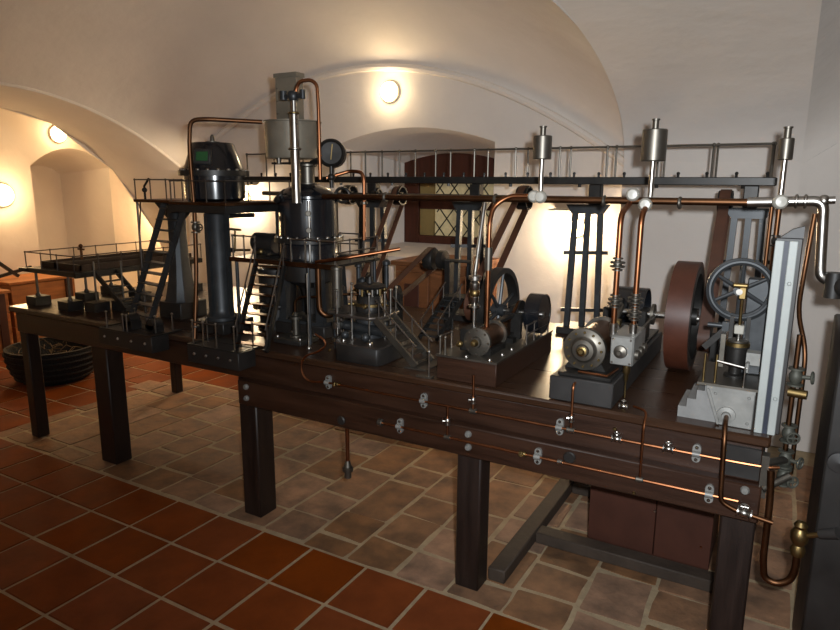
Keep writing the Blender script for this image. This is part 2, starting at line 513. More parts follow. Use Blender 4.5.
# next bay to the left, seen through the arch
mb = MB()
NY0, NY1 = 2.0, 2.93
def far_arch(y): return 1.80 + .2 * (1 - ((y - 2.465) / .465) ** 2)
yy = sorted(set([round(v, 4) for v in lin_sp(-1.5, 4.4, 12) + lin_sp(NY0, NY1, 11)]))
for a, b in zip(yy, yy[1:]):
    if a >= NY0 - 1e-6 and b <= NY1 + 1e-6:
        mb.add([(-4.5, a, 0), (-4.5, b, 0), (-4.5, b, .62), (-4.5, a, .62)], [(0, 1, 2, 3)])
        mb.add([(-4.5, a, far_arch(a)), (-4.5, b, far_arch(b)), (-4.5, b, 2.7), (-4.5, a, 2.7)], [(0, 1, 2, 3)])
    else:
        mb.add([(-4.5, a, 0), (-4.5, b, 0), (-4.5, b, 2.7), (-4.5, a, 2.7)], [(0, 1, 2, 3)])
wall_far = struct('wall_far', mb, 'plaster')
mb = MB(); k = 10
def fb(t): return lerp(2.25, 2.76, t)
def fbz(t): return 1.72 + .1 * (1 - (2 * t - 1) ** 2)
for i in range(k):
    t0, t1 = i / k, (i + 1) / k
    a0, a1 = lerp(NY0, NY1, t0), lerp(NY0, NY1, t1)
    mb.add([(-4.5, a0, far_arch(a0)), (-4.5, a1, far_arch(a1)), (-5.2, fb(t1), fbz(t1)), (-5.2, fb(t0), fbz(t0))], [(0, 1, 2, 3)])
    mb.add([(-4.5, a0, .62), (-4.5, a1, .62), (-5.2, fb(t1), .7), (-5.2, fb(t0), .7)], [(0, 1, 2, 3)])
    mb.add([(-5.2, fb(t0), .7), (-5.2, fb(t1), .7), (-5.2, fb(t1), fbz(t1)), (-5.2, fb(t0), fbz(t0))], [(0, 1, 2, 3)])
mb.add([(-4.5, NY0, .62), (-5.2, fb(0), .7), (-5.2, fb(0), fbz(0)), (-4.5, NY0, far_arch(NY0))], [(0, 1, 2, 3)])
mb.add([(-4.5, NY1, .62), (-5.2, fb(1), .7), (-5.2, fb(1), fbz(1)), (-4.5, NY1, far_arch(NY1))], [(0, 1, 2, 3)])
struct('recess', mb, 'plaster', wall_far)
struct('ceiling', grid(lambda x, y: (x, y, 2.42 + .22 * sin(pi * (x + 4.6) / 1.3)), lin_sp(-4.6, -3.4, 9), lin_sp(-1.5, 4.4, 5)), 'plaster')
struct('wall_end', MB().box(-4.6, -3.4, 4.4, 4.5, 0, 2.8), 'plaster')
struct('wall_end', MB().box(-4.6, -2.3, -1.6, -1.5, 0, 2.8), 'plaster')
struct('wall_pier', MB().add([(-3.5, 3.0, 0), (-3.5, 4.4, 0), (-3.5, 4.4, 2.7), (-3.5, 1.2, 2.7), (-3.5, 1.21, 2.27), (-3.5, 1.66, 2.17), (-3.5, 2.27, 1.75), (-3.5, 2.73, 1.09), (-3.5, 2.95, .5)], [tuple(range(9))]), 'plaster')
struct('wall_front', MB().box(-2.75, 7.0, -4.3, -4.2, 0, 3.2), 'plaster')
struct('wall_right', MB().box(6.98, 7.08, -4.3, 2.5, 0, 3.2), 'plaster')
struct('wall_left', MB().box(-2.75, -2.6, -4.2, -1.5, 0, 2.4), 'plaster')

# floor: mortar bed, red tiles, stone slabs under the table
floor = struct('floor', MB().box(-5.3, 7.0, -4.25, 4.45, -.12, -.0035), 'mortar')
G = .014
def tile_mesh(): 
    h = T / 2 - G / 2
    return MB().prism([(-h, -h), (h, -h), (h, h), (-h, h)], -.02, -.003).prism([(-h + .003, -h + .003), (h - .003, -h + .003), (h - .003, h - .003), (-h + .003, h - .003)], -.003, 0)
def put_tile(x, y):
    o = inst('tile', 'tile', tile_mesh, 'red_tile', floor, (x + random.uniform(-.0015, .0015), y + random.uniform(-.0015, .0015), random.uniform(-.0012, .0012)))
    o.rotation_euler = (random.uniform(-.002, .002), random.uniform(-.002, .002), random.choice((0, pi / 2, pi, -pi / 2)) + random.uniform(-.004, .004))
for r in range(8):
    for c in range(-9, 12):
        if r > 5 and c < -3: continue
        put_tile((c + .5) * T, -(r + .5) * T - .008)
for c in range(-16, -6):
    for r in range(0, 8):
        put_tile((c + .5) * T, (r + .5) * T + .004)
for c in range(-6, 3):
    for r in range(5, 7):
        put_tile((c + .5) * T, (r + .5) * T + .004)
rs = random.Random(21)
def slab(x0, x1, y0, y1):
    j = lambda: rs.uniform(-.012, .012)
    p = [(x0 + .008 + j() * .5, y0 + .008 + j()), (x1 - .008 + j() * .5, y0 + .008 + j()), (x1 - .008 + j() * .5, y1 - .008 + j()), (x0 + .008 + j() * .5, y1 - .008 + j())]
    # ragged eight-sided outline
    q = []
    for i in range(4):
        a, b = p[i], p[(i + 1) % 4]
        q += [(lerp(a[0], b[0], .03), lerp(a[1], b[1], .03)), (lerp(a[0], b[0], .5) + j() * .5, lerp(a[1], b[1], .5) + j() * .5), (lerp(a[0], b[0], .97), lerp(a[1], b[1], .97))]
    z = rs.uniform(-.003, .001)
    cx = sum(v[0] for v in q) / 12; cy = sum(v[1] for v in q) / 12
    mb = MB().prism(q, -.03, z - .004).prism([(lerp(cx, v[0], .975), lerp(cy, v[1], .975)) for v in q], z - .004, z)
    obj('stone_slab', mb, 'stone', floor)
xb = -1.94 + .01
while xb < 3.7:
    x1 = xb + .25
    y = .0; first = True
    ymax = 1.48 if x1 < .81 else 2.2
    while y < ymax - .02:
        h = rs.uniform(.13, .24) if first else rs.uniform(.2, .42)
        first = False
        y1 = min(y + h, ymax)
        if ymax - y1 < .12: y1 = ymax
        slab(xb, x1, y, y1); y = y1
    xb = x1


# ------------------------------------------------------------------ wall lamps
WARM = (1.0, 0.77, 0.5)


def sconce(loc, nrm, label, r=.075, e=20.0, sz=.05, col=(1.0, 0.64, 0.31), uplight_blocker=False):
    loc = Vector(loc); nv = Vector(nrm).normalized()
    root = thing('wall_lamp', loc, label, 'lamp', 'bulkhead lamps on the plaster walls')
    obj('lamp_base', disc(loc - nv * .002, nv, r * 1.12, .025), 'lamp_base', root)
    prof = [(r * cos(a), .022 + r * .75 * sin(a)) for a in lin_sp(0, pi / 2, 8)]
    obj('lamp_glass', MB().lathe(loc, prof, nv), 'lamp_glass', root)
    if uplight_blocker:
        x, y, z = loc
        obj('uplight_blocker', MB().box(x - .15, x + .15, y - .20, y, z + .125, z + .135), 'lamp_base', root)  # unseen plate added above the bulb to keep its light off the vault
    l = add_light('lamp_bulb', 'POINT', loc + nv * (r * .75 + .05), e, col, sz)
    l.parent = root; l.location = nv * (r * .75 + .05)
    return root


sconce((-0.2043, 2.4200, 2.3460), (0, -1, 0), 'round glowing wall lamp above the window recess', .075, 4.2, col=WARM)
sconce((1.3388, 2.4200, 1.3419), (0, -1, 0), 'round glowing wall lamp beside the slotted iron stand, right of the window', .06, 21, col=WARM, uplight_blocker=True)
sconce((-1.8057, 2.4200, 1.4870), (0, -1, 0), 'round glowing wall lamp behind the walkway, between kettle and tall vessel', .06, 28, col=WARM, uplight_blocker=True)
sconce((-4.5000, 2.3333, 2.1468), (1, 0, 0), 'round glowing wall lamp above the recess in the far bay', .085, 6)
sconce((-4.5000, 3.7070, 1.2477), (1, 0, 0), 'round glowing wall lamp of the far bay, hidden behind the arch pier', .085, 40)
sconce((-4.5000, 1.6653, 1.4938), (1, 0, 0), 'round glowing wall lamp at the left edge, lower one in the far bay', .11, 14)

# ------------------------------------------------------------------ the long display table
ZT = .88
table = thing('display_table', (.57, .7, 0), 'long dark brown wooden table carrying the brass and iron factory model', 'table')
obj('table_top', MB().box(-1.53, 2.67, .05, 1.36, .846, ZT), 'top_wood', table, bev=.008)
obj('apron', MB().box(-1.48, 2.65, .066, .10, .722, .846), 'table_wood', table, bev=.004)
obj('apron', MB().box(-1.48, 2.65, 1.28, 1.31, .722, .846), 'table_wood', table)
obj('apron', MB().box(-1.48, -1.45, .10, 1.28, .722, .846), 'table_wood', table)
obj('apron', MB().box(2.62, 2.65, .10, 1.28, .722, .846), 'table_wood', table)
obj('front_beam', MB().box(.44, 2.66, .018, .066, .605, .728), 'table_wood', table, bev=.005)
for x0, x1, y0, y1, z1 in ((-.80, -.665, .10, .21, .722), (-1.545, -1.47, .11, .19, .722), (-1.50, -1.44, 1.19, 1.26, .722), (.392, .505, .067, .185, .722),
                           (1.585, 1.69, .067, .165, .722), (2.552, 2.655, .067, .165, .722), (1.72, 1.8, 1.2, 1.28, .722), (2.552, 2.655, 1.18, 1.28, .722)):
    obj('leg', MB().box(x0, x1, y0, y1, 0, z1), 'leg_wood', table, bev=.006)
for p in ((0.4989, 0.0180, 0.7003), (0.4985, 0.0180, 0.6444), (1.6562, 0.0180, 0.7008), (1.6575, 0.0180, 0.6477), (2.6146, 0.0180, 0.7108)):
    bolt(table, p, (0, -1, 0), .014, 'zinc')
bolt(table, (2.2826, 0.0180, 0.6155), (0, -1, 0), .006, 'brass')
obj('cable_gland', disc((1.0534, 0.0180, 0.6415), (0, -1, 0), .02, .012), 'base_black', table)
obj('cable_gland', disc((2.0555, 0.0180, 0.6958), (0, -1, 0), .022, .012), 'base_black', table)
for p in ((2.1944, 0.0660, 0.8128), (0.9720, 0.0500, 0.9355)): bolt(table, p, (0, -1, 0), .007, 'brass')
# dark recess plate at the right end of the apron
obj('end_plate', MB().box(2.535, 2.648, .052, .066, .735, .835), 'base_black', table)
obj('end_bracket', MB().box(2.651, 2.672, .03, .066, .69, .83), 'dull_steel', table)

# copper runs along the front of the table
def strap(parent, p, w=.026, h=.062):
    """white metal pipe clip standing proud of the board"""
    x, y, z = p
    o = MB()
    pts = []
    for k in range(9):
        a = pi * k / 8; pts.append((x + w / 2 * cos(a), z + h / 2 - w / 2 + w / 2 * sin(a)))
    for k in range(9):
        a = pi + pi * k / 8; pts.append((x + w / 2 * cos(a), z - h / 2 + w / 2 + w / 2 * sin(a)))
    o.extrude([(a, y + .012, b) for a, b in pts], (0, -.012, 0))
    o.cyl((x - w * .45, y - .006, z), (x + w * .45, y - .006, z), .010, n=10)
    s = obj('pipe_clip', o, 'zinc', parent)
    for d in (-1, 1): bolt(s, (x, y, z + d * h * .34), (0, -1, 0), .006, 'steel', 'screw')


up = thing('copper_pipe', (1.8, .03, .785), 'thin copper pipe along the upper apron with clips and small valves', 'pipe')
yp = .046
obj('pipe', MB().tube([(0.9080, 0.0300, 1.0029), (0.9578, 0.0350, 0.9815), (0.9625, 0.0350, 0.9554), (0.9179, 0.0350, 0.9226), (0.8388, 0.0350, 0.8935), (0.8199, 0.0350, 0.8448), (0.8296, 0.0350, 0.8000), (0.8644, 0.0400, 0.7763), (.95, yp, .789), (1.2, yp, .786), (2.4, yp, .786), (2.66, yp, .786), (2.70, .06, .79)], .005, 8, smooth=2), 'copper', up)
for px_ in ((.955), (1.437), (2.002), (2.462)): strap(up, (px_, yp + .006, .786))
for px_ in (1.01,): valve(up, (px_, yp, .787), (1, 0, 0), .009, (0, -1, .3), .02, 'brass', 'brass')
for px_ in (2.207, 2.376): valve(up, (px_, yp, .786), (1, 0, 0), .011, (0, -.2, 1), .022, 'steel', 'steel')
for x, zt in ((1.66, .93), (2.045, .955)):
    obj('branch_pipe', MB().tube([(x, yp, .786), (x, yp, zt)] + ([(x, .1, zt)] if zt > .95 else []), .005, 8, .02), 'copper', up)
    valve(up, (x, yp, .83), (0, 0, 1), .009, (-1, -.3, 0), .018, 'steel', 'steel')
    flange(up, (x, yp, .786), (1, 0, 0), .011, .03, 'dull_steel', 'tee')

lo = thing('copper_pipe', (1.9, .01, .675), 'thin copper pipe along the lower front beam of the table', 'pipe')
yl = .002
obj('pipe', MB().tube([(1.262, yl, .676), (2.6, yl, .676)], .005, 8), 'copper', lo)
flange(lo, (1.262, yl, .676), (1, 0, 0), .016, .022, 'dull_steel', 'end_cap')
for x in (1.352, 1.94, 2.515): strap(lo, (x, yl + .005, .676))
for x in (1.885,): valve(lo, (x, yl, .676), (1, 0, 0), .009, (0, -1, .3), .02, 'brass', 'brass')
flange(lo, (2.025, yl, .676), (1, 0, 0), .01, .02, 'steel', 'coupling')
for x, z1, v in ((1.573, .80, .742), (2.30, .80, None)):
    obj('branch_pipe', MB().tube([(x, yl, .676), (x, yl, z1 if v else .87)] + ([] if v else [(x, .04, .905), (x - .05, .07, .905)]), .0045, 8, .02), 'copper', lo)
    flange(lo, (x, yl, .676), (1, 0, 0), .010, .026, 'dull_steel', 'tee')
    if v: valve(lo, (x, yl, v), (0, 0, 1), .010, (-1, -.4, 0), .02, 'steel', 'steel')
valve(lo, (2.215, .075, .897), (1, 0, 0), .009, (0, 0, 1), .02, 'steel', 'steel')

dp = thing('drain_pipe', (1.07, .045, .5), 'short copper drain pipe with steel nozzle hanging below the front beam', 'pipe')
obj('pipe', MB().cyl((1.06, .045, .604), (1.06, .045, .43), .009), 'copper', dp)
obj('nozzle', MB().lathe((1.06, .045, .365), [(0, 0), (.016, 0), (.016, .03), (.024, .032), (.024, .048), (.018, .052), (.014, .066), (.010, .08), (0, .08)], n=16), 'dull_steel', dp)

# frame of floor timbers and the panelled box below the right end
ft = thing('floor_frame', (1.75, .7, 0), 'worn grey wooden beams lying on the stone floor below the table', 'frame')
obj('timber', MB().box(1.69, 1.765, .17, 1.19, 0, .06), 'floor_timber', ft, bev=.005)
obj('timber', MB().box(1.765, 2.55, .545, .625, 0, .055), 'floor_timber', ft, bev=.005)
obj('timber', MB().box(1.765, 2.0, 1.12, 1.19, 0, .055), 'floor_timber', ft, bev=.005)
bx = thing('box', (2.24, .8, 0), 'reddish brown flat-panelled box standing under the right end of the table', 'box')
obj('front_panel', MB().box(1.985, 2.272, .63, .65, .05, .70), 'panel_wood', bx, bev=.002)
obj('front_panel', MB().box(2.275, 2.50, .63, .65, .05, .70), 'panel_wood', bx, bev=.002)
obj('body', MB().box(1.99, 2.495, .65, 1.1, .0, .70), 'panel_wood', bx)
bolt(bx, (2.2681, 0.6300, 0.2602), (0, -1, 0), .006, 'steel', 'screw')
bolt(bx, (2.4628, 0.6300, 0.1479), (0, -1, 0), .005, 'copper', 'screw')
tag(obj('leaning_board', MB().extrude([(2.525, .66, 0), (2.57, .66, 0), (2.535, .66, .33), (2.52, .66, .33)], (0, .02, 0)), 'dull_steel', loc=(2.54, .66, 0)), 'narrow grey strip leaning beside the box by the right leg', 'strip')

# dark cabinet and tap at the right edge
cb = thing('cabinet', (3.05, .25, 0), 'tall black metal cabinet at the right edge beside the table', 'cabinet')
obj('body', MB().box(2.815, 3.3, .05, .5, 0, 1.215), 'base_black', cb, bev=.006)
obj('knob', MB().lathe((2.85, .05, .85), [(0, 0), (.012, 0), (.03, .008), (.03, .02), (0, .025)], (0, -1, 0)), 'base_grey', cb)
tp = thing('brass_tap', (2.775, .02, .57), 'brass tap with a dark handle on a curved copper tube', 'tap')
obj('tube', MB().tube([(2.6785, 0.0200, 0.7924), (2.6857, 0.0200, 0.6946), (2.6868, 0.0200, 0.4898), (2.6956, 0.0200, 0.4296), (2.7301, 0.0200, 0.4202), (2.7661, 0.0200, 0.4428), (2.7753, 0.0200, 0.4838), (2.7742, 0.0200, 0.5448)], .011, 10, .03), 'old_copper', tp)
obj('tap_body', MB().lathe((2.7753, 0.0200, 0.5349), [(0, 0), (.018, 0), (.022, .02), (.016, .035), (.024, .05), (.026, .075), (.016, .09), (.02, .1), (.012, .112), (0, .115)], n=16), 'brass', tp)
obj('handle_stem', MB().cyl((2.7742, 0.0200, 0.5953), (2.8297, 0.0000, 0.6317), .008), 'brass', tp)
obj('handle', MB().cyl((2.8248, 0.0000, 0.6302), (2.8665, -0.0200, 0.6557), .014, .017), 'base_grey', tp)

# things in the far left
def plank_box(name, x0, x1, y0, y1, z0, z1, n, label, cat):
    r = thing(name, ((x0 + x1) / 2, (y0 + y1) / 2, z0), label, cat)
    h = (z1 - z0 - .03) / n
    for i in range(n):
        obj('plank', MB().box(x1 - .025, x1, y0, y1, z0 + i * h, z0 + (i + 1) * h - .006), 'chest_wood', r, bev=.003)
        obj('plank', MB().box(x0, x1 - .025, y0, y0 + .025, z0 + i * h, z0 + (i + 1) * h - .006), 'chest_wood', r, bev=.003)
    obj('lining', MB().box(x0 + .01, x1 - .03, y0 + .03, y1 - .005, z0, z1 - .03), 'chest_wood', r)
    obj('lid', MB().box(x0 - .02, x1 + .02, y0 - .02, y1 + .02, z1 - .028, z1), 'chest_wood', r, bev=.004)
    obj('corner_post', MB().box(x1, x1 + .02, y1 - .11, y1 - .04, z0, z1 - .03), 'panel_wood', r)
    return r
plank_box('wooden_chest', -4.45, -3.95, 1.36, 2.02, 0, .66, 3, 'orange brown plank chest by the far wall, beyond the left end of the table', 'chest')
plank_box('wooden_chest', -4.45, -3.9, .6, 1.3, 0, .60, 3, 'orange brown plank chest cut off by the left edge of the picture', 'chest')
tl = thing('iron_tool', (-4.2, 1.6, .66), 'black iron T-shaped tool lying on the plank chest', 'tool')
obj('shaft', MB().bar((-4.2, 1.30, .68), (-4.2, 1.72, .76), .03, .03), 'iron_dark', tl)
obj('head', MB().bar((-4.2, 1.40, .84), (-4.2, 1.58, .68), .035, .03), 'iron_dark', tl)
bk = thing('wicker_basket', (-2.65, .95, 0), 'dark round wicker basket with straw on the floor behind the left table leg', 'basket')
obj('bowl', MB().lathe((-2.65, .95, 0), [(0, 0), (.24, 0), (.31, .08), (.34, .2), (.35, .29), (.325, .29), (.31, .2), (.2, .03), (0, .03)], n=36), 'wicker', bk)
for k in range(5): obj('weave_band', MB().torus((-2.65, .95, .05 + k * .05), (0, 0, 1), (.29, .315, .332, .344, .351)[k], .012, 40, 6), 'wicker', bk)
mb = MB(); rr = random.Random(5)
for k in range(36):
    a = rr.uniform(0, 6.28); r = .3 * math.sqrt(rr.random()); b = rr.uniform(0, 6.28)
    p = Vector((-2.65 + r * cos(a), .95 + r * sin(a), .22 + rr.uniform(0, .06)))
    mb.tube([p, p + Vector((cos(b) * .05, sin(b) * .05, .03)), p + Vector((cos(b) * .11, sin(b) * .11, rr.uniform(-.02, .04)))], .003, 4)
obj('straw', mb, 'straw', bk)['kind'] = 'stuff'

cu = thing('cupboard', (.6, 1.75, 0), 'orange brown wooden cupboard under the window behind the table', 'cupboard')
obj('body', MB().box(.33, .88, 1.62, 2.1, 0, 1.10), 'cupboard_wood', cu, bev=.004)
obj('cupboard_top', MB().box(.31, .90, 1.59, 2.13, 1.10, 1.13), 'cupboard_wood', cu, bev=.004)
for a, b in ((.345, .60), (.615, .87)):
    d = obj('door', MB().box(a, b, 1.60, 1.62, .1, 1.06), 'cupboard_wood', cu, bev=.003)
    obj('door_panel', MB().box(a + .07, b - .07, 1.592, 1.60, .18, .98), 'panel_wood', d, bev=.004)

# ------------------------------------------------------------------ evaporating-pan platform at the left
pf = thing('pan_platform', (-1.25, .7, ZT), 'low iron platform with long pans and thin railings on black blocks', 'platform')
PX0, PX1, PY0, PY1, PZ = -1.48, -.99, .165, 1.12, 1.095
obj('deck_frame', MB().bar((PX0 - .09, PY0 + .01, PZ), (PX1, PY0 + .01, PZ), .02, .022).bar((PX0, PY1, PZ), (PX1, PY1, PZ), .02, .022).bar((PX1, PY0, PZ), (PX1, PY1, PZ), .02, .03).bar((PX0, PY0, PZ), (PX0, PY1, PZ), .02, .022)
    .bar((PX0, .55, PZ - .002), (PX1, .55, PZ - .002), .018, .02).bar((PX0, .88, PZ - .002), (PX1, .88, PZ - .002), .018, .02), 'iron_dark', pf)
obj('deck', MB().box(PX0, PX1, PY0, PY1, PZ + .011, PZ + .017), 'iron_dark', pf)
for a, b in ((PX0 + .05, PX0 + .20), (PX0 + .23, PX1 - .03)):
    o = MB().box(a, b, PY0 + .06, PY1 - .06, PZ + .017, PZ + .021)
    for q in ((a, a + .008, PY0 + .06, PY1 - .06), (b - .008, b, PY0 + .06, PY1 - .06), (a, b, PY0 + .06, PY0 + .068), (a, b, PY1 - .068, PY1 - .06)):
        o.box(*q, PZ + .021, PZ + .055)
    obj('pan', o, 'pan_brown', pf)
obj('pan_tap', MB().cyl((-1.3, .42, PZ + .02), (-1.3, .42, PZ + .13), .008).cyl((-1.33, .42, PZ + .12), (-1.27, .42, PZ + .12), .006).sphere((-1.3, .42, PZ + .14), .014), 'old_copper', pf)
railing(pf, (PX0, PY0), (PX1, PY0), 4, PZ + .017, PZ + .115)
railing(pf, (PX1, PY0), (PX1, PY1), 7, PZ + .017, PZ + .115)
railing(pf, (PX0, PY0), (PX0, PY1), 7, PZ + .017, PZ + .115)
for x, y in ((-1.43, .19), (-1.09, .185), (-1.30, .43), (-1.40, .68), (-1.02, .62), (-1.02, 1.05)):
    p = obj('post', MB().cyl((x, y, ZT + .055), (x, y, PZ - .01), .008).cyl((x, y, ZT + .055), (x, y, ZT + .075), .018, .01), 'dull_steel', pf)
    inst('footing_block', 'foot', lambda: MB().box(-.05, .05, -.05, .05, 0, .055), 'base_black', pf, (x, y, ZT))
for x, y in ((-.93, .25), (-.83, .36)):
    inst('footing_block', 'foot', lambda: MB().box(-.05, .05, -.05, .05, 0, .055), 'base_black', pf, (x, y, ZT))
    obj('post', MB().cyl((x, y, ZT + .055), (x, y, PZ + .08), .006), 'dull_steel', pf)
stairs(pf, (-.72, .36, ZT + .02), (-.98, .36, PZ), (0, 1, 0), .14, 6)

# ------------------------------------------------------------------ trays at the front edge
def tray(x0, x1, y0, y1, label):
    r = thing('iron_tray', ((x0 + x1) / 2, y0, .80), label, 'tray')
    obj('box', MB().box(x0, x1, y0, .05, .80, .882).box(x0, x1, .05, y1, .8805, .884), 'base_black', r, bev=.002)
    obj('rim', MB().box(x0, x1, y0, y0 + .008, .882, .889).box(x0, x0 + .008, y0 + .008, y1, .884, .889).box(x1 - .008, x1, y0 + .008, y1, .884, .889), 'iron_dark', r)
    n = 4
    for i in range(n): bolt(r, (lerp(x0 + .05, x1 - .05, i / (n - 1)), y0, .845), (0, -1, 0), .007, 'steel', 'rivet')
    return r
t1 = tray(-.48, -.06, -.055, .14, 'black riveted tray with short steel rods in front of the tapered tower')
for x, y in ((-.44, -.03), (-.30, -.035), (-.27, -.035), (-.12, .02), (-.1, .11), (-.38, .1)):
    inst('steel_rod', 'rod', lambda: MB().cyl((0, 0, 0), (0, 0, .085), .004, n=8).sphere((0, 0, .087), .007, 8, 6), 'steel', t1, (x, y, .884))
obj('motor', MB().box(-.36, -.28, .0, .06, .884, .93).cyl((-.32, -.0, .93), (-.32, .06, .93), .035), 'base_black', t1)
obj('motor', MB().box(-.2, -.13, .02, .08, .884, .92).cyl((-.165, .02, .92), (-.165, .08, .92), .03), 'base_black', t1)
t2 = tray(.20, .535, -.06, .13, 'black riveted tray with tall steel rods below the kettle pillar')
for x, y, h in ((.225, -.04, 0), (.245, .03, 0), (.30, -.045, 0), (.385, -.045, 0), (.50, -.045, 0), (.52, .05, 0)):
    inst('steel_rod', 'rodt', lambda: MB().cyl((0, 0, 0), (0, 0, .115), .004, n=8).sphere((0, 0, .117), .007, 8, 6), 'steel', t2, (x, y, .884))
obj('handrail', MB().tube([(.225, -.04, .995), (.30, -.045, .995), (.385, -.045, .995)], .0035), 'rail', t2)

# ------------------------------------------------------------------ tapered tower with walkway
tw = thing('tapered_tower', (-.36, .40, ZT), 'blue grey tapered iron tower on a black block with steep ladder stairs', 'tower')
TX, TY = -.36, .40
obj('block', MB().box(TX - .09, TX + .09, TY - .09, TY + .10, ZT, ZT + .095), 'base_black', tw, bev=.004)
o = MB()
prof = [(.082, .095), (.076, .11), (.06, .2), (.048, .3), (.042, .45), (.042, .62), (.06, .65)]
vs = []; fs = []
for r, h in prof:
    vs += [(TX + a * r, TY + b * r, ZT + h) for a, b in ((-1, -.6), (-.6, -1), (.6, -1), (1, -.6), (1, .6), (.6, 1), (-.6, 1), (-1, .6))]
for k in range(len(prof) - 1): fs += [(k * 8 + i, k * 8 + (i + 1) % 8, (k + 1) * 8 + (i + 1) % 8, (k + 1) * 8 + i) for i in range(8)]
obj('column', o.add(vs, fs), 'iron', tw)
obj('bracket', MB().extrude([(TX - .16, TY - .02, 1.535), (TX + .16, TY - .02, 1.535), (TX + .05, TY - .02, 1.44), (TX - .05, TY - .02, 1.44)], (0, .04, 0)), 'iron_dark', tw)
stairs(tw, (-.42, .16, ZT + .012), (-.17, .235, 1.53), (1, -.15, 0), .20, 11, 'iron', 'iron', 0, .013, .03)

wk = thing('walkway', (0, .35, 1.54), 'narrow iron walkway with thin railings around the black kettle', 'walkway')
obj('deck', MB().box(-.48, -.03, .22, .50, 1.535, 1.55).box(-.03, .36, .08, .55, 1.535, 1.55), 'old_copper', wk, bev=.002)
obj('edge_beam', MB().box(-.03, .36, .075, .095, 1.50, 1.535).box(.34, .36, .095, .55, 1.50, 1.535), 'iron_dark', wk)
railing(wk, (-.47, .23), (-.10, .23), 4, 1.55, 1.655)
railing(wk, (-.47, .49), (-.10, .49), 4, 1.55, 1.655)
railing(wk, (-.02, .09), (.35, .09), 4, 1.55, 1.65)
railing(wk, (.35, .09), (.35, .54), 4, 1.55, 1.65)
obj('support_post', MB().cyl((-.47, .235, 1.535), (-.47, .235, ZT), .006), 'rail', wk)
obj('brace', MB().tube([(-.44, .235, 1.535), (-.56, .3, 1.32), (-.57, .3, 1.1)], .004), 'rail', wk)
obj('lever', MB().tube([(-.40, .235, 1.55), (-.40, .235, 1.62), (-.36, .235, 1.66)], .006).sphere((-.40, .235, 1.60), .014), 'iron_dark', wk)

# ------------------------------------------------------------------ kettle on its pillar
KX, KY = .095, .27
kt = thing('kettle', (KX, KY, ZT), 'glossy black riveted kettle with conical top and green sight glass on a grey pillar', 'kettle')
obj('footing', MB().box(KX - .11, KX + .11, KY - .10, KY + .12, ZT, ZT + .06), 'base_black', kt, bev=.004)
obj('pillar', MB().lathe((KX, KY, ZT + .06), [(.085, 0), (.085, .015), (.068, .03), (.062, .06), (.06, .55), (.075, .6), (.085, .61)], n=12), 'iron', kt)
obj('rib', MB().box(KX - .012, KX + .012, KY - .075, KY - .055, ZT + .06, 1.49), 'iron', kt)
obj('rib', MB().box(KX + .055, KX + .075, KY - .012, KY + .012, ZT + .06, 1.49), 'iron', kt)
obj('body', MB().lathe((KX, KY, 1.552), [(0, 0), (.13, 0), (.148, .012), (.150, .12), (.150, .125)], n=40), 'gloss_black', kt)
obj('riveted_band', MB().ring((KX, KY, 1.675), (0, 0, 1), .12, .172, 0, .026, 48), 'iron_dark', kt)
for i in range(20):
    a = 2 * pi * i / 20
    bolt(kt, (KX + .157 * cos(a), KY + .157 * sin(a), 1.701), (0, 0, 1), .009, 'steel', 'rivet')
cone = obj('cone', MB().lathe((KX, KY, 1.701), [(.148, 0), (.104, .128), (.098, .135), (0, .139)], n=40), 'gloss_black', kt)
d = Vector((-.12, -1, 0)).normalized()
wdir = Vector((-d.y, d.x, 0))
cc = Vector((KX, KY, 1.764)) + Vector((.42, -.91, .0)).normalized() * .128
dd = Vector((.40, -.92, .27)).normalized(); ww = Vector((.92, .40, 0)).normalized(); uu = ww.cross(dd).normalized() * -1
def slab_at(c, hw, hh, t0, t1):
    vs = [c + ww * a * hw + uu * b * hh + dd * t for t in (t0, t1) for a, b in ((-1, -1), (1, -1), (1, 1), (-1, 1))]
    return MB().add(vs, [(3, 2, 1, 0), (4, 5, 6, 7), (0, 1, 5, 4), (1, 2, 6, 5), (2, 3, 7, 6), (3, 0, 4, 7)])
obj('sight_frame', slab_at(cc, .044, .038, -.04, .012), 'base_grey', cone, bev=.006)
obj('sight_glass', slab_at(cc, .030, .023, .006, .015), 'green_glass', cone, bev=.003)
obj('finial', MB().lathe((KX, KY, 1.836), [(.035, 0), (.035, .006), (.012, .01), (.010, .03), (.006, .04), (0, .042)], n=14), 'dull_steel', kt)

cp = thing('copper_pipe', (.218, .06, ZT), 'tall arched copper pipe rising beside the kettle to the round tank', 'pipe')
obj('pipe', MB().tube([(.20, -.01, .90), (.16, .06, 1.2), (.135, .095, 1.5), (.12, .10, 1.80), (0.1366, 0.1000, 1.9310), (0.1997, 0.1400, 1.9364), (0.3736, 0.3300, 1.9312)], .0105, 10, .09), 'old_copper', cp)
valve(cp, (.142, .088, 1.43), (0, 0, 1), .018, (1, -.2, 0), .035, 'dull_steel', 'dull_steel')
flange(cp, (.192, .005, .96), (0, 0, 1), .02, .01, 'steel')

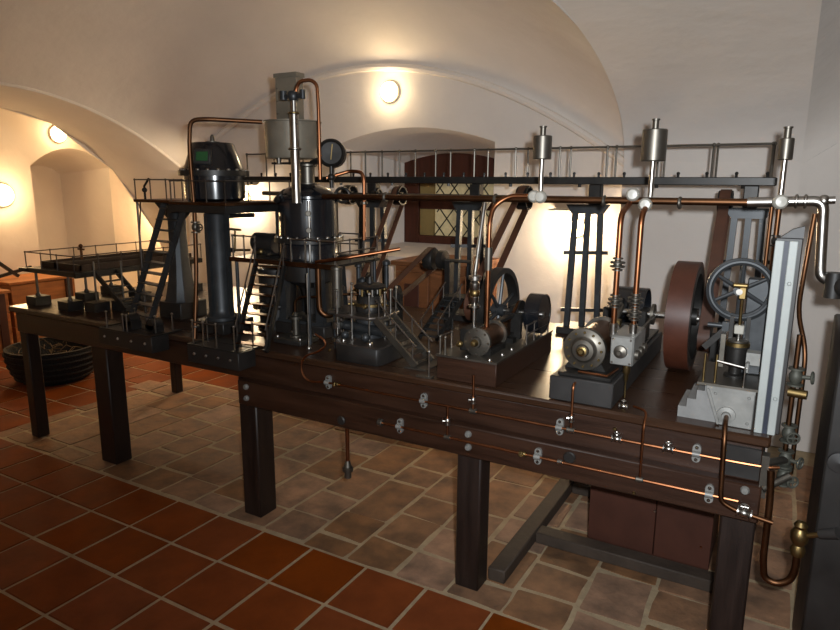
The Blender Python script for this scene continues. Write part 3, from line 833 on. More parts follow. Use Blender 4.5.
# ------------------------------------------------------------------ central vacuum pan
VX, VY = .53, .47
vp = thing('vacuum_pan', (VX, VY, ZT), 'tall glossy black vacuum pan with bolted flange in the middle of the model', 'vessel')
obj('plinth', MB().prism([(VX - .16, VY - .10), (VX + .16, VY - .10), (VX + .18, VY + .2), (VX - .18, VY + .2)], ZT, ZT + .06), 'base_black', vp, bev=.004)
for a, b in ((-.12, -.07), (.12, -.07), (-.12, .12), (.12, .12)):
    obj('frame_leg', MB().bar((VX + a, VY + b, ZT + .06), (VX + a * .9, VY + b * .9, 1.25), .045, .03), 'iron', vp)
obj('frame_plate', MB().box(VX - .15, VX + .15, VY - .09, VY + .15, ZT + .06, ZT + .075), 'iron', vp)
obj('bottom_cone', MB().lathe((VX, VY, 1.06), [(.03, -.08), (.035, 0), (.05, .06), (.13, .10), (.135, .2)], n=36), 'base_black', vp)
obj('lower_body', MB().lathe((VX, VY, 1.245), [(.14, 0), (.152, .004), (.152, .1), (.14, .12)], n=40), 'gloss_black', vp)
obj('flange_ring', MB().ring((VX, VY, 1.352), (0, 0, 1), .10, .174, 0, .026, 48), 'iron_dark', vp)
for i in range(20):
    a = 2 * pi * i / 20
    bolt(vp, (VX + .161 * cos(a), VY + .161 * sin(a), 1.378), (0, 0, 1), .009, 'steel', 'flange_bolt')
obj('upper_body', MB().lathe((VX, VY, 1.378), [(.154, 0), (.15, .01), (.148, .185), (.152, .19), (.152, .202), (.14, .206)], n=40), 'gloss_black', vp)
obj('dome', MB().lathe((VX, VY, 1.584), [(.14, 0), (.13, .018), (.1, .036), (.065, .05), (.05, .056)], n=40), 'gloss_black', vp)
obj('neck', MB().lathe((VX, VY, 1.63), [(.055, 0), (.055, .012), (.036, .014), (.036, .09), (.05, .095), (.05, .105)], n=24), 'dull_steel', vp)
sg = obj('sight_pipe', MB().cyl((VX + .105, VY - .125, 1.25), (VX + .105, VY - .125, 1.56), .007), 'steel', vp)
for z in (1.37, 1.42, 1.50): flange(vp, (VX + .105, VY - .13, z), (.6, -1, 0), .014, .012, 'dull_steel', 'sight_fitting')
obj('manhole', MB().lathe((VX - .09, VY - .09, 1.57), [(0, .028), (.035, .026), (.042, .02), (.042, 0)], (-.5, -.5, .7)), 'iron_dark', vp)
obj('side_wheel', MB().torus((VX + .155, VY + .08, 1.585), (.8, -.6, .1), .035, .008).cyl((VX + .10, VY + .08, 1.585), (VX + .16, VY + .08, 1.585), .01), 'iron_dark', vp)

tk = thing('round_tank', (.445, VY, 1.76), 'open round grey metal tank on top of the vacuum pan', 'tank')
TKX = .445
obj('tank_shell', MB().lathe((TKX, VY, 1.762), [(0, 0), (.132, 0), (.136, .006), (.137, .172), (.143, .174), (.143, .18), (.131, .18), (.131, .012), (0, .010)], n=44), 'tank_steel', tk)
for a, b in ((-.08, .07), (.09, .08), (.0, -.11), (.085, -.07)):
    obj('tank_foot', MB().cyl((TKX + a, VY + b, 1.735), (TKX + a, VY + b, 1.763), .012), 'dull_steel', tk)
obj('tank_bearer', MB().box(TKX - .13, TKX + .13, VY - .02, VY + .02, 1.735, 1.745), 'iron_dark', tk)
ch = thing('square_chute', (TKX - .03, VY + .03, 1.78), 'tall square grey sheet metal chute standing in the round tank', 'chute')
o = MB(); x0, x1, y0, y1 = TKX - .085, TKX + .045, VY - .02, VY + .035
o.box(x0, x1, y0, y0 + .004, 1.775, 2.165).box(x0, x1, y1 - .004, y1, 1.775, 2.165).box(x0, x0 + .004, y0 + .004, y1 - .004, 1.775, 2.165).box(x1 - .004, x1, y0 + .004, y1 - .004, 1.775, 2.165)
obj('chute_wall', o, 'tank_steel', ch)
o = MB().box(x0 - .006, x1 + .006, y0 - .006, y0, 2.15, 2.17).box(x1, x1 + .006, y0, y1 + .006, 2.15, 2.17).box(x0 - .006, x0, y0, y1 + .006, 2.15, 2.17).box(x0, x1, y1, y1 + .006, 2.15, 2.17)
obj('rim', o, 'tank_steel', ch)
for z in (1.98, 2.04, 2.10): bolt(ch, (x0 + .01, y0, z), (0, -1, 0), .004, 'dull_steel', 'rivet')

vs_ = thing('steel_standpipe', (.60, .30, 1.55), 'polished steel standpipe with a lever head in front of the round tank', 'pipe')
SX, SY = .60, .30
obj('pipe', MB().cyl((SX, SY, 1.55), (SX, SY, 1.965), .021).cyl((SX, SY, 1.965), (SX, SY, 2.02), .012), 'steel', vs_)
flange(vs_, (SX, SY, 1.80), (0, 0, 1), .03, .012, 'steel')
flange(vs_, (SX, SY, 1.96), (0, 0, 1), .026, .01, 'brass')
obj('head', MB().lathe((SX, SY, 2.015), [(0, 0), (.022, 0), (.028, .012), (.028, .03), (.02, .042), (0, .045)], n=16).cyl((SX - .06, SY, 2.035), (SX + .06, SY, 2.035), .012).cyl((SX - .06, SY, 2.02), (SX - .06, SY, 2.06), .018).cyl((SX + .055, SY, 2.02), (SX + .055, SY, 2.06), .012), 'iron', vs_)
ho = thing('copper_pipe', (VX + .1, VY - .1, 1.75), 'bent copper pipe arching from the standpipe head down beside the round tank', 'pipe')
obj('pipe', MB().tube([(SX + .015, SY, 2.04), (SX + .018, SY, 2.07), (SX + .04, SY, 2.098), (SX + .09, SY + .02, 2.103), (SX + .115, SY + .03, 2.08), (SX + .12, SY + .03, 1.98), (SX + .12, SY + .03, 1.66)], .0085, 10, .03), 'copper', ho)

gd = thing('gauge_drum', (.72, .42, 1.78), 'round black gauge drum at the right of the round tank', 'gauge')
gc = Vector((0.7478, 0.3800, 1.7816)); ga = Vector((.45, -.85, .05)).normalized()
obj('case', MB().lathe(gc + ga * -.09, [(0, 0), (.055, 0), (.064, .02), (.066, .09), (.058, .1), (.05, .092), (0, .09)], ga, 30), 'iron_dark', gd)
obj('needle', MB().bar(gc + ga * .006 - Vector((0, 0, .03)), gc + ga * .006 + Vector((.01, 0, .04)), .004, .004, ga), 'brass', gd)
obj('stem', MB().cyl(gc - Vector((0, 0, .06)), gc - Vector((0, 0, .16)), .01).sphere(gc - Vector((0, 0, .11)), .018), 'iron_dark', gd)
obj('bracket', MB().cyl(gc - ga * .05, (VX + .03, VY, 1.74), .014), 'iron_dark', gd)
hp = thing('copper_pipe', (.75, .5, 1.6), 'copper pipe bending from below the gauge drum down through the rail deck', 'pipe')
obj('pipe', MB().tube([gc - Vector((.03, 0, .115)), (0.8047, 0.4500, 1.7005), (0.8680, 0.4500, 1.6958), (0.8847, 0.4500, 1.6682), (0.8808, 0.4500, 1.3776)], .009, 10, .02), 'copper', hp)
flange(hp, (0.8831, 0.4500, 1.5524), (0, 0, 1), .018, .014, 'dull_steel')

# ------------------------------------------------------------------ intermediate deck round the pan, with stairs
md = thing('iron_deck', (.5, .45, ZT), 'iron deck with chromed rail posts around the foot of the vacuum pan', 'platform')
MZ = 1.262
o = MB().box(.20, VX - .156, .25, .70, MZ, MZ + .012).box(VX + .156, .86, .25, .62, MZ, MZ + .012).box(VX - .156, VX + .156, .25, VY - .156, MZ, MZ + .012).box(VX - .156, VX + .156, VY + .156, .70, MZ, MZ + .012)
obj('deck', o, 'iron_dark', md)
obj('edge', MB().box(.20, .86, .24, .25, MZ - .008, MZ + .014), 'old_copper', md)
railing(md, (.21, .26), (.36, .26), 3, MZ + .012, MZ + .12, r=.004, m='steel')
railing(md, (.59, .26), (.85, .26), 4, MZ + .012, MZ + .12, r=.004, m='steel')
railing(md, (.85, .26), (.85, .61), 4, MZ + .012, MZ + .12, mid=True)
railing(md, (.21, .69), (.68, .69), 5, MZ + .012, MZ + .12, mid=True)
for x, y in ((.22, .27), (.22, .68), (.84, .60), (.84, .265), (.69, .262)):
    obj('deck_post', MB().cyl((x, y, ZT), (x, y, MZ), .009), 'iron', md)
st = thing('iron_stairs', (.49, .06, ZT), 'dark iron stairs with lamp-lit treads leading up to the vacuum pan deck', 'stairs')
stairs(st, (.555, .0, ZT + .01), (.475, .24, MZ), (1, .1, 0), .17, 9, 'iron_dark', 'old_copper', .1)
vb = thing('valve_box', (.22, .5, MZ), 'small dark cylindrical vessel with brass fittings left of the vacuum pan', 'vessel')
obj('body', MB().cyl((.19, .45, 1.335), (.33, .45, 1.335), .05, n=20), 'base_black', vb)
obj('saddle', MB().box(.21, .31, .40, .50, MZ + .012, 1.30), 'iron_dark', vb)
obj('brass_cock', MB().sphere((.26, .405, 1.29), .018).cyl((.26, .41, 1.29), (.26, .36, 1.29), .008), 'brass', vb)
ar = thing('lever_arm', (.3, .5, 1.45), 'dark horizontal lever arm between kettle pillar and vacuum pan', 'lever')
obj('arm', MB().cyl((0.0484, 0.4000, 1.4681), (0.1794, 0.4500, 1.4753), .012).cyl((0.0514, 0.4000, 1.5102), (0.0476, 0.4000, 1.4575), .014), 'iron_dark', ar)
obj('post', MB().box(.30, .34, .48, .52, 1.227, 1.54), 'iron', ar)
pr = thing('pressure_pipe', (.25, .3, ZT), 'thin brass pipe with a valve cross beside the kettle pillar', 'pipe')
obj('pipe', MB().tube([(0.1175, 0.3000, 1.2997), (0.2468, 0.3400, 1.3035)], .006).cyl((0.1684, 0.3200, 1.4037), (0.1612, 0.3200, 1.3005), .005).cyl((0.1365, 0.3100, 1.4081), (0.2005, 0.3300, 1.4044), .006), 'brass', pr)
obj('post', MB().cyl((0.1358, 0.3100, 1.2999), ((0.1358, 0.3100, 1.2999)[0], .31, ZT), .005), 'brass', pr)
valve(pr, (0.1430, 0.3100, 1.3003), (1, 0, 0), .012, (0, -1, 0), .02, 'iron_dark', 'iron_dark')

# dark vessels under the deck
cd = thing('condenser', (.33, .55, ZT), 'pair of squat black condenser drums under the deck behind the lamp-lit stairs', 'condenser')
for x, y, r_, h in ((.28, .50, .10, .33), (.33, .76, .11, .35)):
    obj('drum', MB().lathe((x, y, ZT), [(0, 0), (r_ + .012, 0), (r_ + .012, .02), (r_, .024), (r_, h - .03), (r_ + .012, h - .026), (r_ + .012, h - .012), (r_ * .6, h), (0, h)], n=28), 'base_black', cd)
    for i in range(8):
        a = 2 * pi * i / 8; bolt(cd, (x + (r_ + .006) * cos(a), y + (r_ + .006) * sin(a), ZT + h - .012), (0, 0, 1), .007, 'steel')
obj('cross_pipe', MB().tube([(.28, .40, 1.02), (.28, .33, 1.02), (.36, .31, 1.02), (.42, .36, 1.02)], .014, 10, .03), 'iron_dark', cd)
valve(cd, (.32, .32, 1.02), (1, 0, 0), .017, (0, -1, .2), .035, 'dull_steel', 'brass')
fb = thing('fitting_bank', (.74, .60, ZT), 'bank of slim dark columns and brass cocks between vacuum pan and six-sided pump', 'pipework')
for i, (x, y, h) in enumerate(((.70, .66, .36), (.76, .70, .42), (.80, .55, .30), (.70, .50, .26), (.86, .68, .38))):
    c_ = obj('column', MB().lathe((x, y, ZT), [(0, 0), (.03, 0), (.03, .012), (.014, .018), (.013, h - .03), (.022, h - .025), (.022, h - .01), (.01, h), (0, h)], n=14), ('iron', 'rail')[i % 2], fb)
    obj('brass_cock', MB().sphere((x, y - .02, ZT + h * .6), .014).cyl((x, y, ZT + h * .6), (x, y - .045, ZT + h * .6), .006).cyl((x - .018, y - .045, ZT + h * .6), (x + .018, y - .045, ZT + h * .6), .004), 'brass', c_)
for z in (1.0, 1.09): obj('cross_pipe', MB().tube([(.70, .50, z), (.80, .55, z), (.86, .68, z), (.76, .70, z)], .007, 8, .02), 'old_copper', fb)

# copper work under the pan
uc = thing('copper_pipe', (.66, .27, 1.0), 'thick bent copper pipe under the right side of the vacuum pan', 'pipe')
obj('pipe', MB().tube([(0.7428, 0.2700, 1.2858), (0.7430, 0.2700, 1.1002), (0.7473, 0.2700, 1.0475), (0.7746, 0.2800, 1.0244), (0.7902, 0.3300, 1.0271)], .013, 10, .03), 'old_copper', uc)
obj('branch_pipe', MB().tube([(0.7388, 0.2600, 1.2818), (0.9119, 0.2600, 1.3114), (1.1134, 0.4000, 1.3516)], .009, 10, .02), 'copper', uc)
rd = thing('steel_rod', (.66, .17, ZT), 'thin polished steel rod standing below the vacuum pan with a copper tail', 'rod')
obj('rod', MB().cyl((.757, .17, ZT), (.757, .17, 1.24), .0045).sphere((.757, .17, ZT + .008), .012), 'steel', rd)
pm = thing('feed_pump', (.60, .265, ZT), 'small steel feed pump column with copper spout on a bolted plate', 'pump')
c = Vector((.60, .265, ZT))
obj('plate', MB().box(c.x - .085, c.x + .085, c.y - .07, c.y + .07, ZT, ZT + .022), 'base_black', pm, bev=.003)
obj('plate_top', MB().box(c.x - .085, c.x + .085, c.y - .07, c.y + .07, ZT + .022, ZT + .028), 'dull_steel', pm)
obj('column', MB().lathe((c.x, c.y, ZT + .028), [(.03, 0), (.03, .006), (.017, .01), (.016, .085), (.032, .088), (.032, .1), (.016, .103), (.008, .12), (0, .125)], n=18), 'dull_steel', pm)
for a, b in ((-.07, -.055), (.07, -.055), (-.07, .055), (.07, .055)): bolt(pm, (c.x + a, c.y + b, ZT + .028), (0, 0, 1), .009, 'steel')
obj('spout', MB().tube([(c.x, c.y, ZT + .14), (c.x, c.y, ZT + .20), (c.x + .03, c.y, ZT + .225), (c.x + .14, c.y + .01, ZT + .235)], .006, 8, .02), 'old_copper', pm)

# ------------------------------------------------------------------ hexagonal machine
hx = thing('pump_stand', (1.06, .28, ZT), 'six-sided iron pump stand with brass fittings and steel posts on a black base', 'machine')
obj('base', MB().prism([(.955, .115), (.975, .09), (1.185, .09), (1.20, .12), (1.20, .30), (1.12, .46), (.90, .46), (.87, .30)], ZT, ZT + .075), 'base_black', hx, bev=.004)
obj('base_plate', MB().prism([(.955, .115), (.975, .09), (1.185, .09), (1.20, .12), (1.20, .30), (1.12, .46), (.90, .46), (.87, .30)], ZT + .075, ZT + .083), 'rail', hx)
HP = [(.86, .235), (.90, .185), (1.085, .185), (1.13, .24), (1.11, .40), (1.05, .46), (.86, .46), (.81, .38)]
obj('upper_plate', MB().prism(HP, 1.052, 1.066), 'rail', hx, bev=.002)
for x, y in ((.905, .195), (1.08, .195), (1.12, .26), (.86, .26), (1.08, .42), (.84, .40), (.99, .19), (1.10, .34), (.95, .45)):
    obj('post', MB().cyl((x, y, ZT + .083), (x, y, 1.17), .005).sphere((x, y, 1.17), .008), 'steel', hx)
obj('drum', MB().lathe((1.0, .32, 1.066), [(.065, 0), (.068, .02), (.06, .035), (.055, .07), (.05, .075)], n=26), 'iron_dark', hx)
obj('drum_collar', MB().ring((1.0, .32, 1.095), (0, 0, 1), .05, .075, 0, .012), 'brass', hx)
obj('cap', MB().lathe((1.0, .32, 1.175), [(0, 0), (.07, 0), (.075, .008), (.06, .018), (.02, .022), (.012, .05), (0, .055)], n=26), 'iron_dark', hx)
for i in range(6):
    a = 2 * pi * i / 6 + .3
    obj('column', MB().cyl((1.0 + .048 * cos(a), .32 + .048 * sin(a), 1.14), (1.0 + .048 * cos(a), .32 + .048 * sin(a), 1.178), .007), 'steel' if i % 2 else 'brass', hx)
obj('lower_works', MB().lathe((1.02, .28, ZT + .083), [(.08, 0), (.08, .015), (.05, .02), (.045, .06), (.06, .065), (.06, .088)], n=24).cyl((.9, .26, 1.0), (1.14, .22, 1.0), .022).sphere((1.09, .15, .985), .02).sphere((.98, .15, .985), .018), 'iron', hx)
for x, y in ((.99, .125), (1.13, .125)): bolt(hx, (x, y, ZT + .083), (0, 0, 1), .011, 'steel')
for i in range(5):
    a = 2 * pi * i / 5; obj('brass_cock', MB().sphere((1.0 + .078 * cos(a), .32 + .078 * sin(a), 1.10), .012).cyl((1.0 + .07 * cos(a), .32 + .07 * sin(a), 1.10), (1.0 + .1 * cos(a), .32 + .1 * sin(a), 1.10), .005), 'brass', hx)
pc = thing('steel_cylinder', (.885, .225, ZT), 'slim upright steel cylinder on a stand left of the six-sided pump', 'cylinder')
cx, cy = .885, .225
obj('barrel', MB().lathe((cx, cy, 1.09), [(0, 0), (.024, 0), (.024, .17), (.027, .172), (.027, .182), (.01, .186), (0, .2)], n=20), 'dull_steel', pc)
obj('stem', MB().cyl((cx, cy, ZT + .083), (cx, cy, 1.09), .012).cyl((cx, cy, .99), (cx, cy, 1.02), .026).cyl((cx, cy, .93), (cx, cy, .945), .03), 'steel', pc)
obj('cross_pipe', MB().cyl((cx - .05, cy, 1.06), (cx + .06, cy, 1.06), .011), 'dull_steel', pc)
sc = thing('iron_stairs', (1.30, .20, ZT), 'grey iron stairs with double handrails leading down from the six-sided pump', 'stairs')
stairs(sc, (1.345, .22, ZT + .008), (1.13, .24, 1.065), (0.1, 1, 0), .12, 7, 'dull_steel', 'dull_steel', .085, .012, .03)
obj('foot_plate', MB().box(1.29, 1.40, .14, .29, ZT, ZT + .006), 'dull_steel', sc)
s2 = thing('iron_ladder', (1.18, .62, ZT), 'narrow dark ladder stairs standing between pump stand and first engine', 'ladder')
stairs(s2, (1.14, .62, ZT + .006), (1.19, .80, 1.07), (1, -.1, 0), .10, 7, 'iron_dark', 'iron', .08, .01, .022)
obj('landing', MB().box(1.12, 1.30, .80, .92, 1.065, 1.075), 'iron_dark', s2)
for x, y in ((1.13, .91), (1.29, .91)): obj('post', MB().cyl((x, y, ZT), (x, y, 1.065), .006), 'iron_dark', s2)

cs = thing('countershaft', (1.0, .9, ZT), 'black belt pulley on a bracket with brown leather belt slanting down to the pump stand', 'pulley')
pc0 = Vector((1.0014, 0.9000, 1.2500))
obj('pulley', MB().lathe(pc0 - Vector((.03, 0, 0)), [(0, 0), (.012, 0), (.055, .003), (.058, .01), (.058, .05), (.055, .057), (.012, .06), (0, .06)], (1, 0, 0), 32), 'iron_dark', cs)
obj('pulley', MB().lathe(pc0 + Vector((.05, 0, 0)), [(0, 0), (.012, 0), (.05, .003), (.05, .035), (.012, .04), (0, .04)], (1, 0, 0), 32), 'iron_dark', cs)
obj('shaft', MB().cyl(pc0 - Vector((.06, 0, 0)), pc0 + Vector((.24, 0, 0)), .009), 'dull_steel', cs)
obj('bracket', MB().bar(pc0 + Vector((.11, 0, 0)), (pc0.x + .11, .9, ZT), .03, .05), 'iron_dark', cs)
obj('small_pulley', MB().cyl((pc0.x - .02, .53, 1.12), (pc0.x + .02, .53, 1.12), .04, n=24), 'iron_dark', cs)
obj('small_bracket', MB().bar((pc0.x + .03, .53, 1.12), (pc0.x + .03, .53, ZT), .02, .03), 'iron_dark', cs)

# ------------------------------------------------------------------ overhead line shaft with rail deck
oh = thing('overhead_deck', (1.0, 1.2, 1.64), 'long dark overhead beam deck with thin handrails running above the engines', 'platform')
OZ = 1.645
obj('beam', MB().box(-.57, 2.575, 1.10, 1.13, OZ, OZ + .036), 'iron_dark', oh, bev=.003)
obj('beam', MB().box(-.57, 2.575, 1.28, 1.31, OZ, OZ + .036), 'iron_dark', oh, bev=.003)
for i in range(16):
    x = lerp(-.5, 2.5, i / 15); inst('cross_tie', 'tie', lambda: MB().box(-.02, .02, -.09, .09, -.006, .006), 'iron_dark', oh, (x, 1.205, OZ + .028))
for i in range(26):
    x = lerp(-.5, 2.54, i / 25)
    inst('grease_cup', 'cup', lambda: MB().cyl((0, 0, 0), (0, 0, .012), .006, n=8).sphere((0, 0, .016), .008, 8, 6), 'iron_dark', oh, (x, 1.115, OZ + .036))
    if i % 3 == 0: inst('nut', 'nutd', lambda: MB().cyl((0, 0, 0), (0, 0, -.014), .009, n=6), 'iron_dark', oh, (x + .03, 1.115, OZ))
railing(oh, (-.5, 1.115), (2.55, 1.115), 14, OZ + .036, 1.822, r=.005, m='dull_steel')
railing(oh, (-.5, 1.295), (2.55, 1.295), 14, OZ + .036, 1.832, r=.005, m='dull_steel')
obj('handrail', MB().tube([(2.55, 1.115, 1.822), (2.55, 1.295, 1.832)], .005), 'dull_steel', oh)

ls = thing('line_shaft', (1.0, 1.2, 1.56), 'grey line shaft carrying black belt pulleys under the overhead deck', 'shaft')
obj('shaft', MB().cyl((-.45, 1.2, 1.572), (2.56, 1.2, 1.572), .014, n=16), 'dull_steel', ls)
def shaft_pulley(x, r, w_):
    o = MB().ring((x, 1.2, 1.572), (1, 0, 0), r - .008, r, -w_ / 2, w_ / 2).cyl((x - w_ * .4, 1.2, 1.572), (x + w_ * .4, 1.2, 1.572), .022)
    for k in range(4):
        a = k * pi / 2 + .4; o.cyl((x, 1.2, 1.572), (x, 1.2 + (r - .004) * cos(a), 1.572 + (r - .004) * sin(a)), .006, n=6)
    obj('pulley', o, 'iron_dark', ls)
for x, r, w_ in ((1.40, .062, .06), (.62, .055, .05), (.26, .06, .05), (2.377, .05, .06), (.46, .04, .04)): shaft_pulley(x, r, w_)
for x in (.44, 1.12, 1.78, 2.48): obj('bearing', MB().box(x - .03, x + .03, 1.17, 1.23, 1.545, 1.645), 'iron_dark', ls, bev=.004)

for i, (x, lab) in enumerate(((.43, 'slotted iron stand of the overhead deck behind the six-sided pump'), (1.09, 'slotted iron stand of the overhead deck in front of the window'),
                              (1.745, 'slotted iron stand of the overhead deck between the two horizontal engines'), (2.48, 'slotted iron stand of the overhead deck behind the spoked flywheel'))):
    r = thing('iron_stand', (x, 1.2, ZT), lab, 'stand', 'stands of the overhead deck')
    for dx, dy in ((-.055, -.03), (0, 0), (.055, .03)):
        obj('upright', MB().bar((x + dx * 1.25, 1.2 + dy * 1.3, ZT + .03), (x + dx, 1.2 + dy, 1.53), .026, .03), 'iron', r)
    obj('head', MB().extrude([(x - .1, 1.15, 1.545), (x + .1, 1.15, 1.545), (x + .07, 1.15, 1.50), (x - .07, 1.15, 1.50)], (0, .1, 0)), 'iron', r)
    for z in (1.0, 1.3): obj('tie', MB().bar((x - .1, 1.15, z), (x + .1, 1.25, z), .014, .018), 'iron_dark', r)
    obj('foot', MB().box(x - .11, x + .11, 1.11, 1.29, ZT, ZT + .035), 'base_black', r, bev=.003)

bl = thing('drive_belt', (1.40, .9, 1.05), 'pair of brown leather belt strands slanting from the line shaft to the first engine', 'belt')
def belt_loop(c0, r0, c1, r1, x, w_, th, parent, m='belt', closed=True):
    """open belt round two pulleys in the plane x = const"""
    a = Vector((0, c0[0], c0[1])); b = Vector((0, c1[0], c1[1])); d = (b - a); L_ = d.length; d.normalize()
    base = math.atan2(d.z, d.y); off = math.acos(max(-1, min(1, (r0 - r1) / L_)))
    pts = []
    for k in range(13):
        t = base + off + (2 * pi - 2 * off) * k / 12; pts.append((x, a.y + r0 * cos(t), a.z + r0 * sin(t)))
    for k in range(13):
        t = base - off + 2 * off * k / 12; pts.append((x, b.y + r1 * cos(t), b.z + r1 * sin(t)))
    pts.append(pts[0])
    return obj('strap', MB().strip(pts, w_, th, (1, 0, 0)), m, parent)
belt_loop((1.2, 1.572), .064, (.60, 1.09), .075, 1.40, .036, .004, bl)
belt_loop((.9, pc0.z), .060, (.53, 1.12), .042, pc0.x, .032, .006, cs)
b2 = thing('drive_belt', (.62, .9, 1.2), 'brown leather belt strands slanting down left of the window', 'belt')
belt_loop((1.2, 1.572), .057, (.86, 1.10), .06, .62, .03, .004, b2)
obj('lower_pulley', MB().ring((.62, .86, 1.10), (1, 0, 0), .045, .058, -.02, .02).cyl((.59, .86, 1.10), (.65, .86, 1.10), .045), 'iron_dark', b2)
obj('lower_bracket', MB().box(.60, .64, .84, .88, ZT, 1.055), 'iron_dark', b2)

# ------------------------------------------------------------------ steam main with air vessels
sm = thing('steam_main', (1.7, .3, 1.585), 'long horizontal copper steam main with flanges and white valve covers above the engines', 'pipe')
obj('pipe', MB().cyl((.76, .30, 1.583), (2.52, .30, 1.592), .0125, n=14), 'old_copper', sm)
obj('chrome_pipe', MB().tube([(2.52, .30, 1.592), (2.735, .30, 1.601), (2.748, .30, 1.40), (2.752, .30, 1.36), (2.80, .28, 1.345)], .0165, 14, .03), 'steel', sm)
for x in (2.66, 2.685): flange(sm, (x, .30, 1.598), (1, 0, 0), .023, .01, 'steel')
obj('elbow', MB().sphere((2.735, .30, 1.601), .019).cyl((2.735, .30, 1.602), (2.765, .30, 1.604), .012), 'steel', sm)
for x in (1.10, 1.62, 2.05, 2.31): flange(sm, (x, .30, 1.586), (1, 0, 0), .022, .012, 'dull_steel')
for x, z in ((2.155, 1.612), (2.20, 1.578), (1.79, 1.60), (1.815, 1.598), (2.615, 1.596)):
    obj('valve_cover', MB().lathe((x, .275, z), [(0, .028), (.016, .027), (.022, .02), (.024, .0), (.014, -.01)], (.15, -1, .05), 22), 'white_enamel', sm)
hw = obj('stop_valve', MB().sphere((2.82, .27, 1.34), .035).cyl((2.82, .27, 1.34), (2.92, .24, 1.33), .022).cyl((2.79, .28, 1.30), (2.79, .28, 1.38), .026), 'base_black', sm)
obj('handwheel', MB().torus((2.86, .22, 1.35), (.3, -1, .2), .05, .01).cyl((2.86, .22, 1.35), (2.83, .27, 1.345), .008), 'base_black', hw)

def air_vessel(x, r, zb, zt, zn, zbase, label):
    a = thing('air_vessel', (x, .3, zbase), label, 'air vessel', 'air vessels on the steam main')
    obj('rod', MB().cyl((x, .3, zbase), (x, .3, zb), .009), 'steel', a)
    obj('canister', MB().lathe((x, .3, zb), [(0, 0), (r - .003, 0), (r, .003), (r, zt - zb - .003), (r - .003, zt - zb), (0, zt - zb)], n=28), 'dull_steel', a)
    obj('cap', MB().lathe((x, .3, zt), [(.011, 0), (.011, zn - zt - .006), (.014, zn - zt - .005), (.014, zn - zt), (0, zn - zt)], n=16), 'dull_steel', a)
    return a
air_vessel(1.805, .035, 1.738, 1.825, 1.86, 1.60, 'middle-sized steel canister on a rod, left one above the first engine')
air_vessel(2.21, .042, 1.727, 1.835, 1.87, 1.605, 'largest steel canister on a rod, above the second engine')
air_vessel(2.614, .022, 1.727, 1.795, 1.83, 1.612, 'smallest steel canister on a rod, at the right end of the steam main')

# ------------------------------------------------------------------ first horizontal engine
e1 = thing('steam_engine', (1.6, .39, ZT), 'horizontal steam engine with black spoked flywheel and small cylinder on a dark base', 'engine')
obj('base', MB().prism([(1.478, .085), (1.735, .085), (1.735, .74), (1.59, .74), (1.59, .36), (1.478, .36)], ZT, ZT + .092), 'table_wood', e1, bev=.003)
obj('bed_plate', MB().prism([(1.475, .082), (1.738, .082), (1.738, .743), (1.587, .743), (1.587, .363), (1.475, .363)], ZT + .092, ZT + .10), 'dull_steel', e1)
CX1, CZ1 = 1.625, 1.035
obj('cylinder', MB().lathe((CX1, .15, CZ1), [(0, 0), (.045, 0), (.045, .17), (0, .17)], (0, 1, 0), 30), 'old_copper', e1)
obj('cylinder_cover', MB().lathe((CX1, .15, CZ1), [(.0, -.028), (.02, -.026), (.024, -.014), (.04, -.012), (.057, -.008), (.057, .006), (.045, .006)], (0, 1, 0), 30), 'dull_steel', e1)
obj('cylinder_flange', MB().ring((CX1, .31, CZ1), (0, 1, 0), .02, .057, 0, .012), 'dull_steel', e1)
obj('brass_boss', MB().lathe((CX1, .125, CZ1), [(0, .022), (.01, .02), (.014, .01), (.016, 0)], (0, -1, 0), 14), 'brass', e1)
for i in range(8):
    a = 2 * pi * i / 8; bolt(e1, (CX1 + .049 * cos(a), .143, CZ1 + .049 * sin(a)), (0, -1, 0), .005, 'steel')
obj('saddle', MB().box(CX1 - .05, CX1 + .05, .17, .32, ZT + .10, CZ1 - .03), 'iron_dark', e1)
obj('valve_chest', MB().box(1.545, 1.60, .15, .29, ZT + .11, 1.08), 'iron_dark', e1, bev=.004)
obj('brass_cock', MB().sphere((1.555, .135, 1.02), .014).cyl((1.555, .15, 1.02), (1.555, .11, 1.02), .006), 'brass', e1)
for z in (1.0, 1.08): obj('guide_bar', MB().bar((CX1, .32, z), (CX1, .50, z), .03, .012), 'iron_dark', e1)
obj('guide_frame', MB().box(CX1 - .035, CX1 + .05, .40, .44, ZT + .10, 1.0), 'iron_dark', e1)
obj('guide_frame', MB().box(CX1 - .03, CX1 + .045, .5, .52, ZT + .10, 1.09), 'iron_dark', e1)
obj('piston_rod', MB().cyl((CX1, .32, CZ1), (CX1, .44, CZ1), .008), 'steel', e1)
obj('crosshead', MB().box(CX1 - .018, CX1 + .018, .41, .45, CZ1 - .03, CZ1 + .03), 'old_copper', e1)
obj('connecting_rod', MB().cyl((CX1, .43, CZ1), (CX1, .585, 1.125), .008), 'old_copper', e1)
obj('crankshaft', MB().cyl((1.38, .60, 1.078), (1.74, .60, 1.078), .012), 'steel', e1)
obj('crank_disc', MB().lathe((CX1 - .005, .60, 1.078), [(0, 0), (.055, 0), (.055, .015), (0, .015)], (1, 0, 0), 24), 'iron_dark', e1)
for x in (1.605,): obj('bearing', MB().box(x - .015, x + .015, .56, .64, ZT + .10, 1.11), 'iron_dark', e1, bev=.004)
fw = MB()
wheel(e1, (1.525, .60, 1.078), (1, 0, 0), .194, .028, .05, .024, 6, 'iron_dark', 'iron', .009)
obj('belt_drum', MB().ring((1.665, .63, 1.075), (1, 0, 0), .082, .09, 0, .068, 40).lathe((1.725, .63, 1.075), [(0, 0), (.085, 0), (.085, .006), (0, .006)], (1, 0, 0), 40), 'gloss_black', e1)
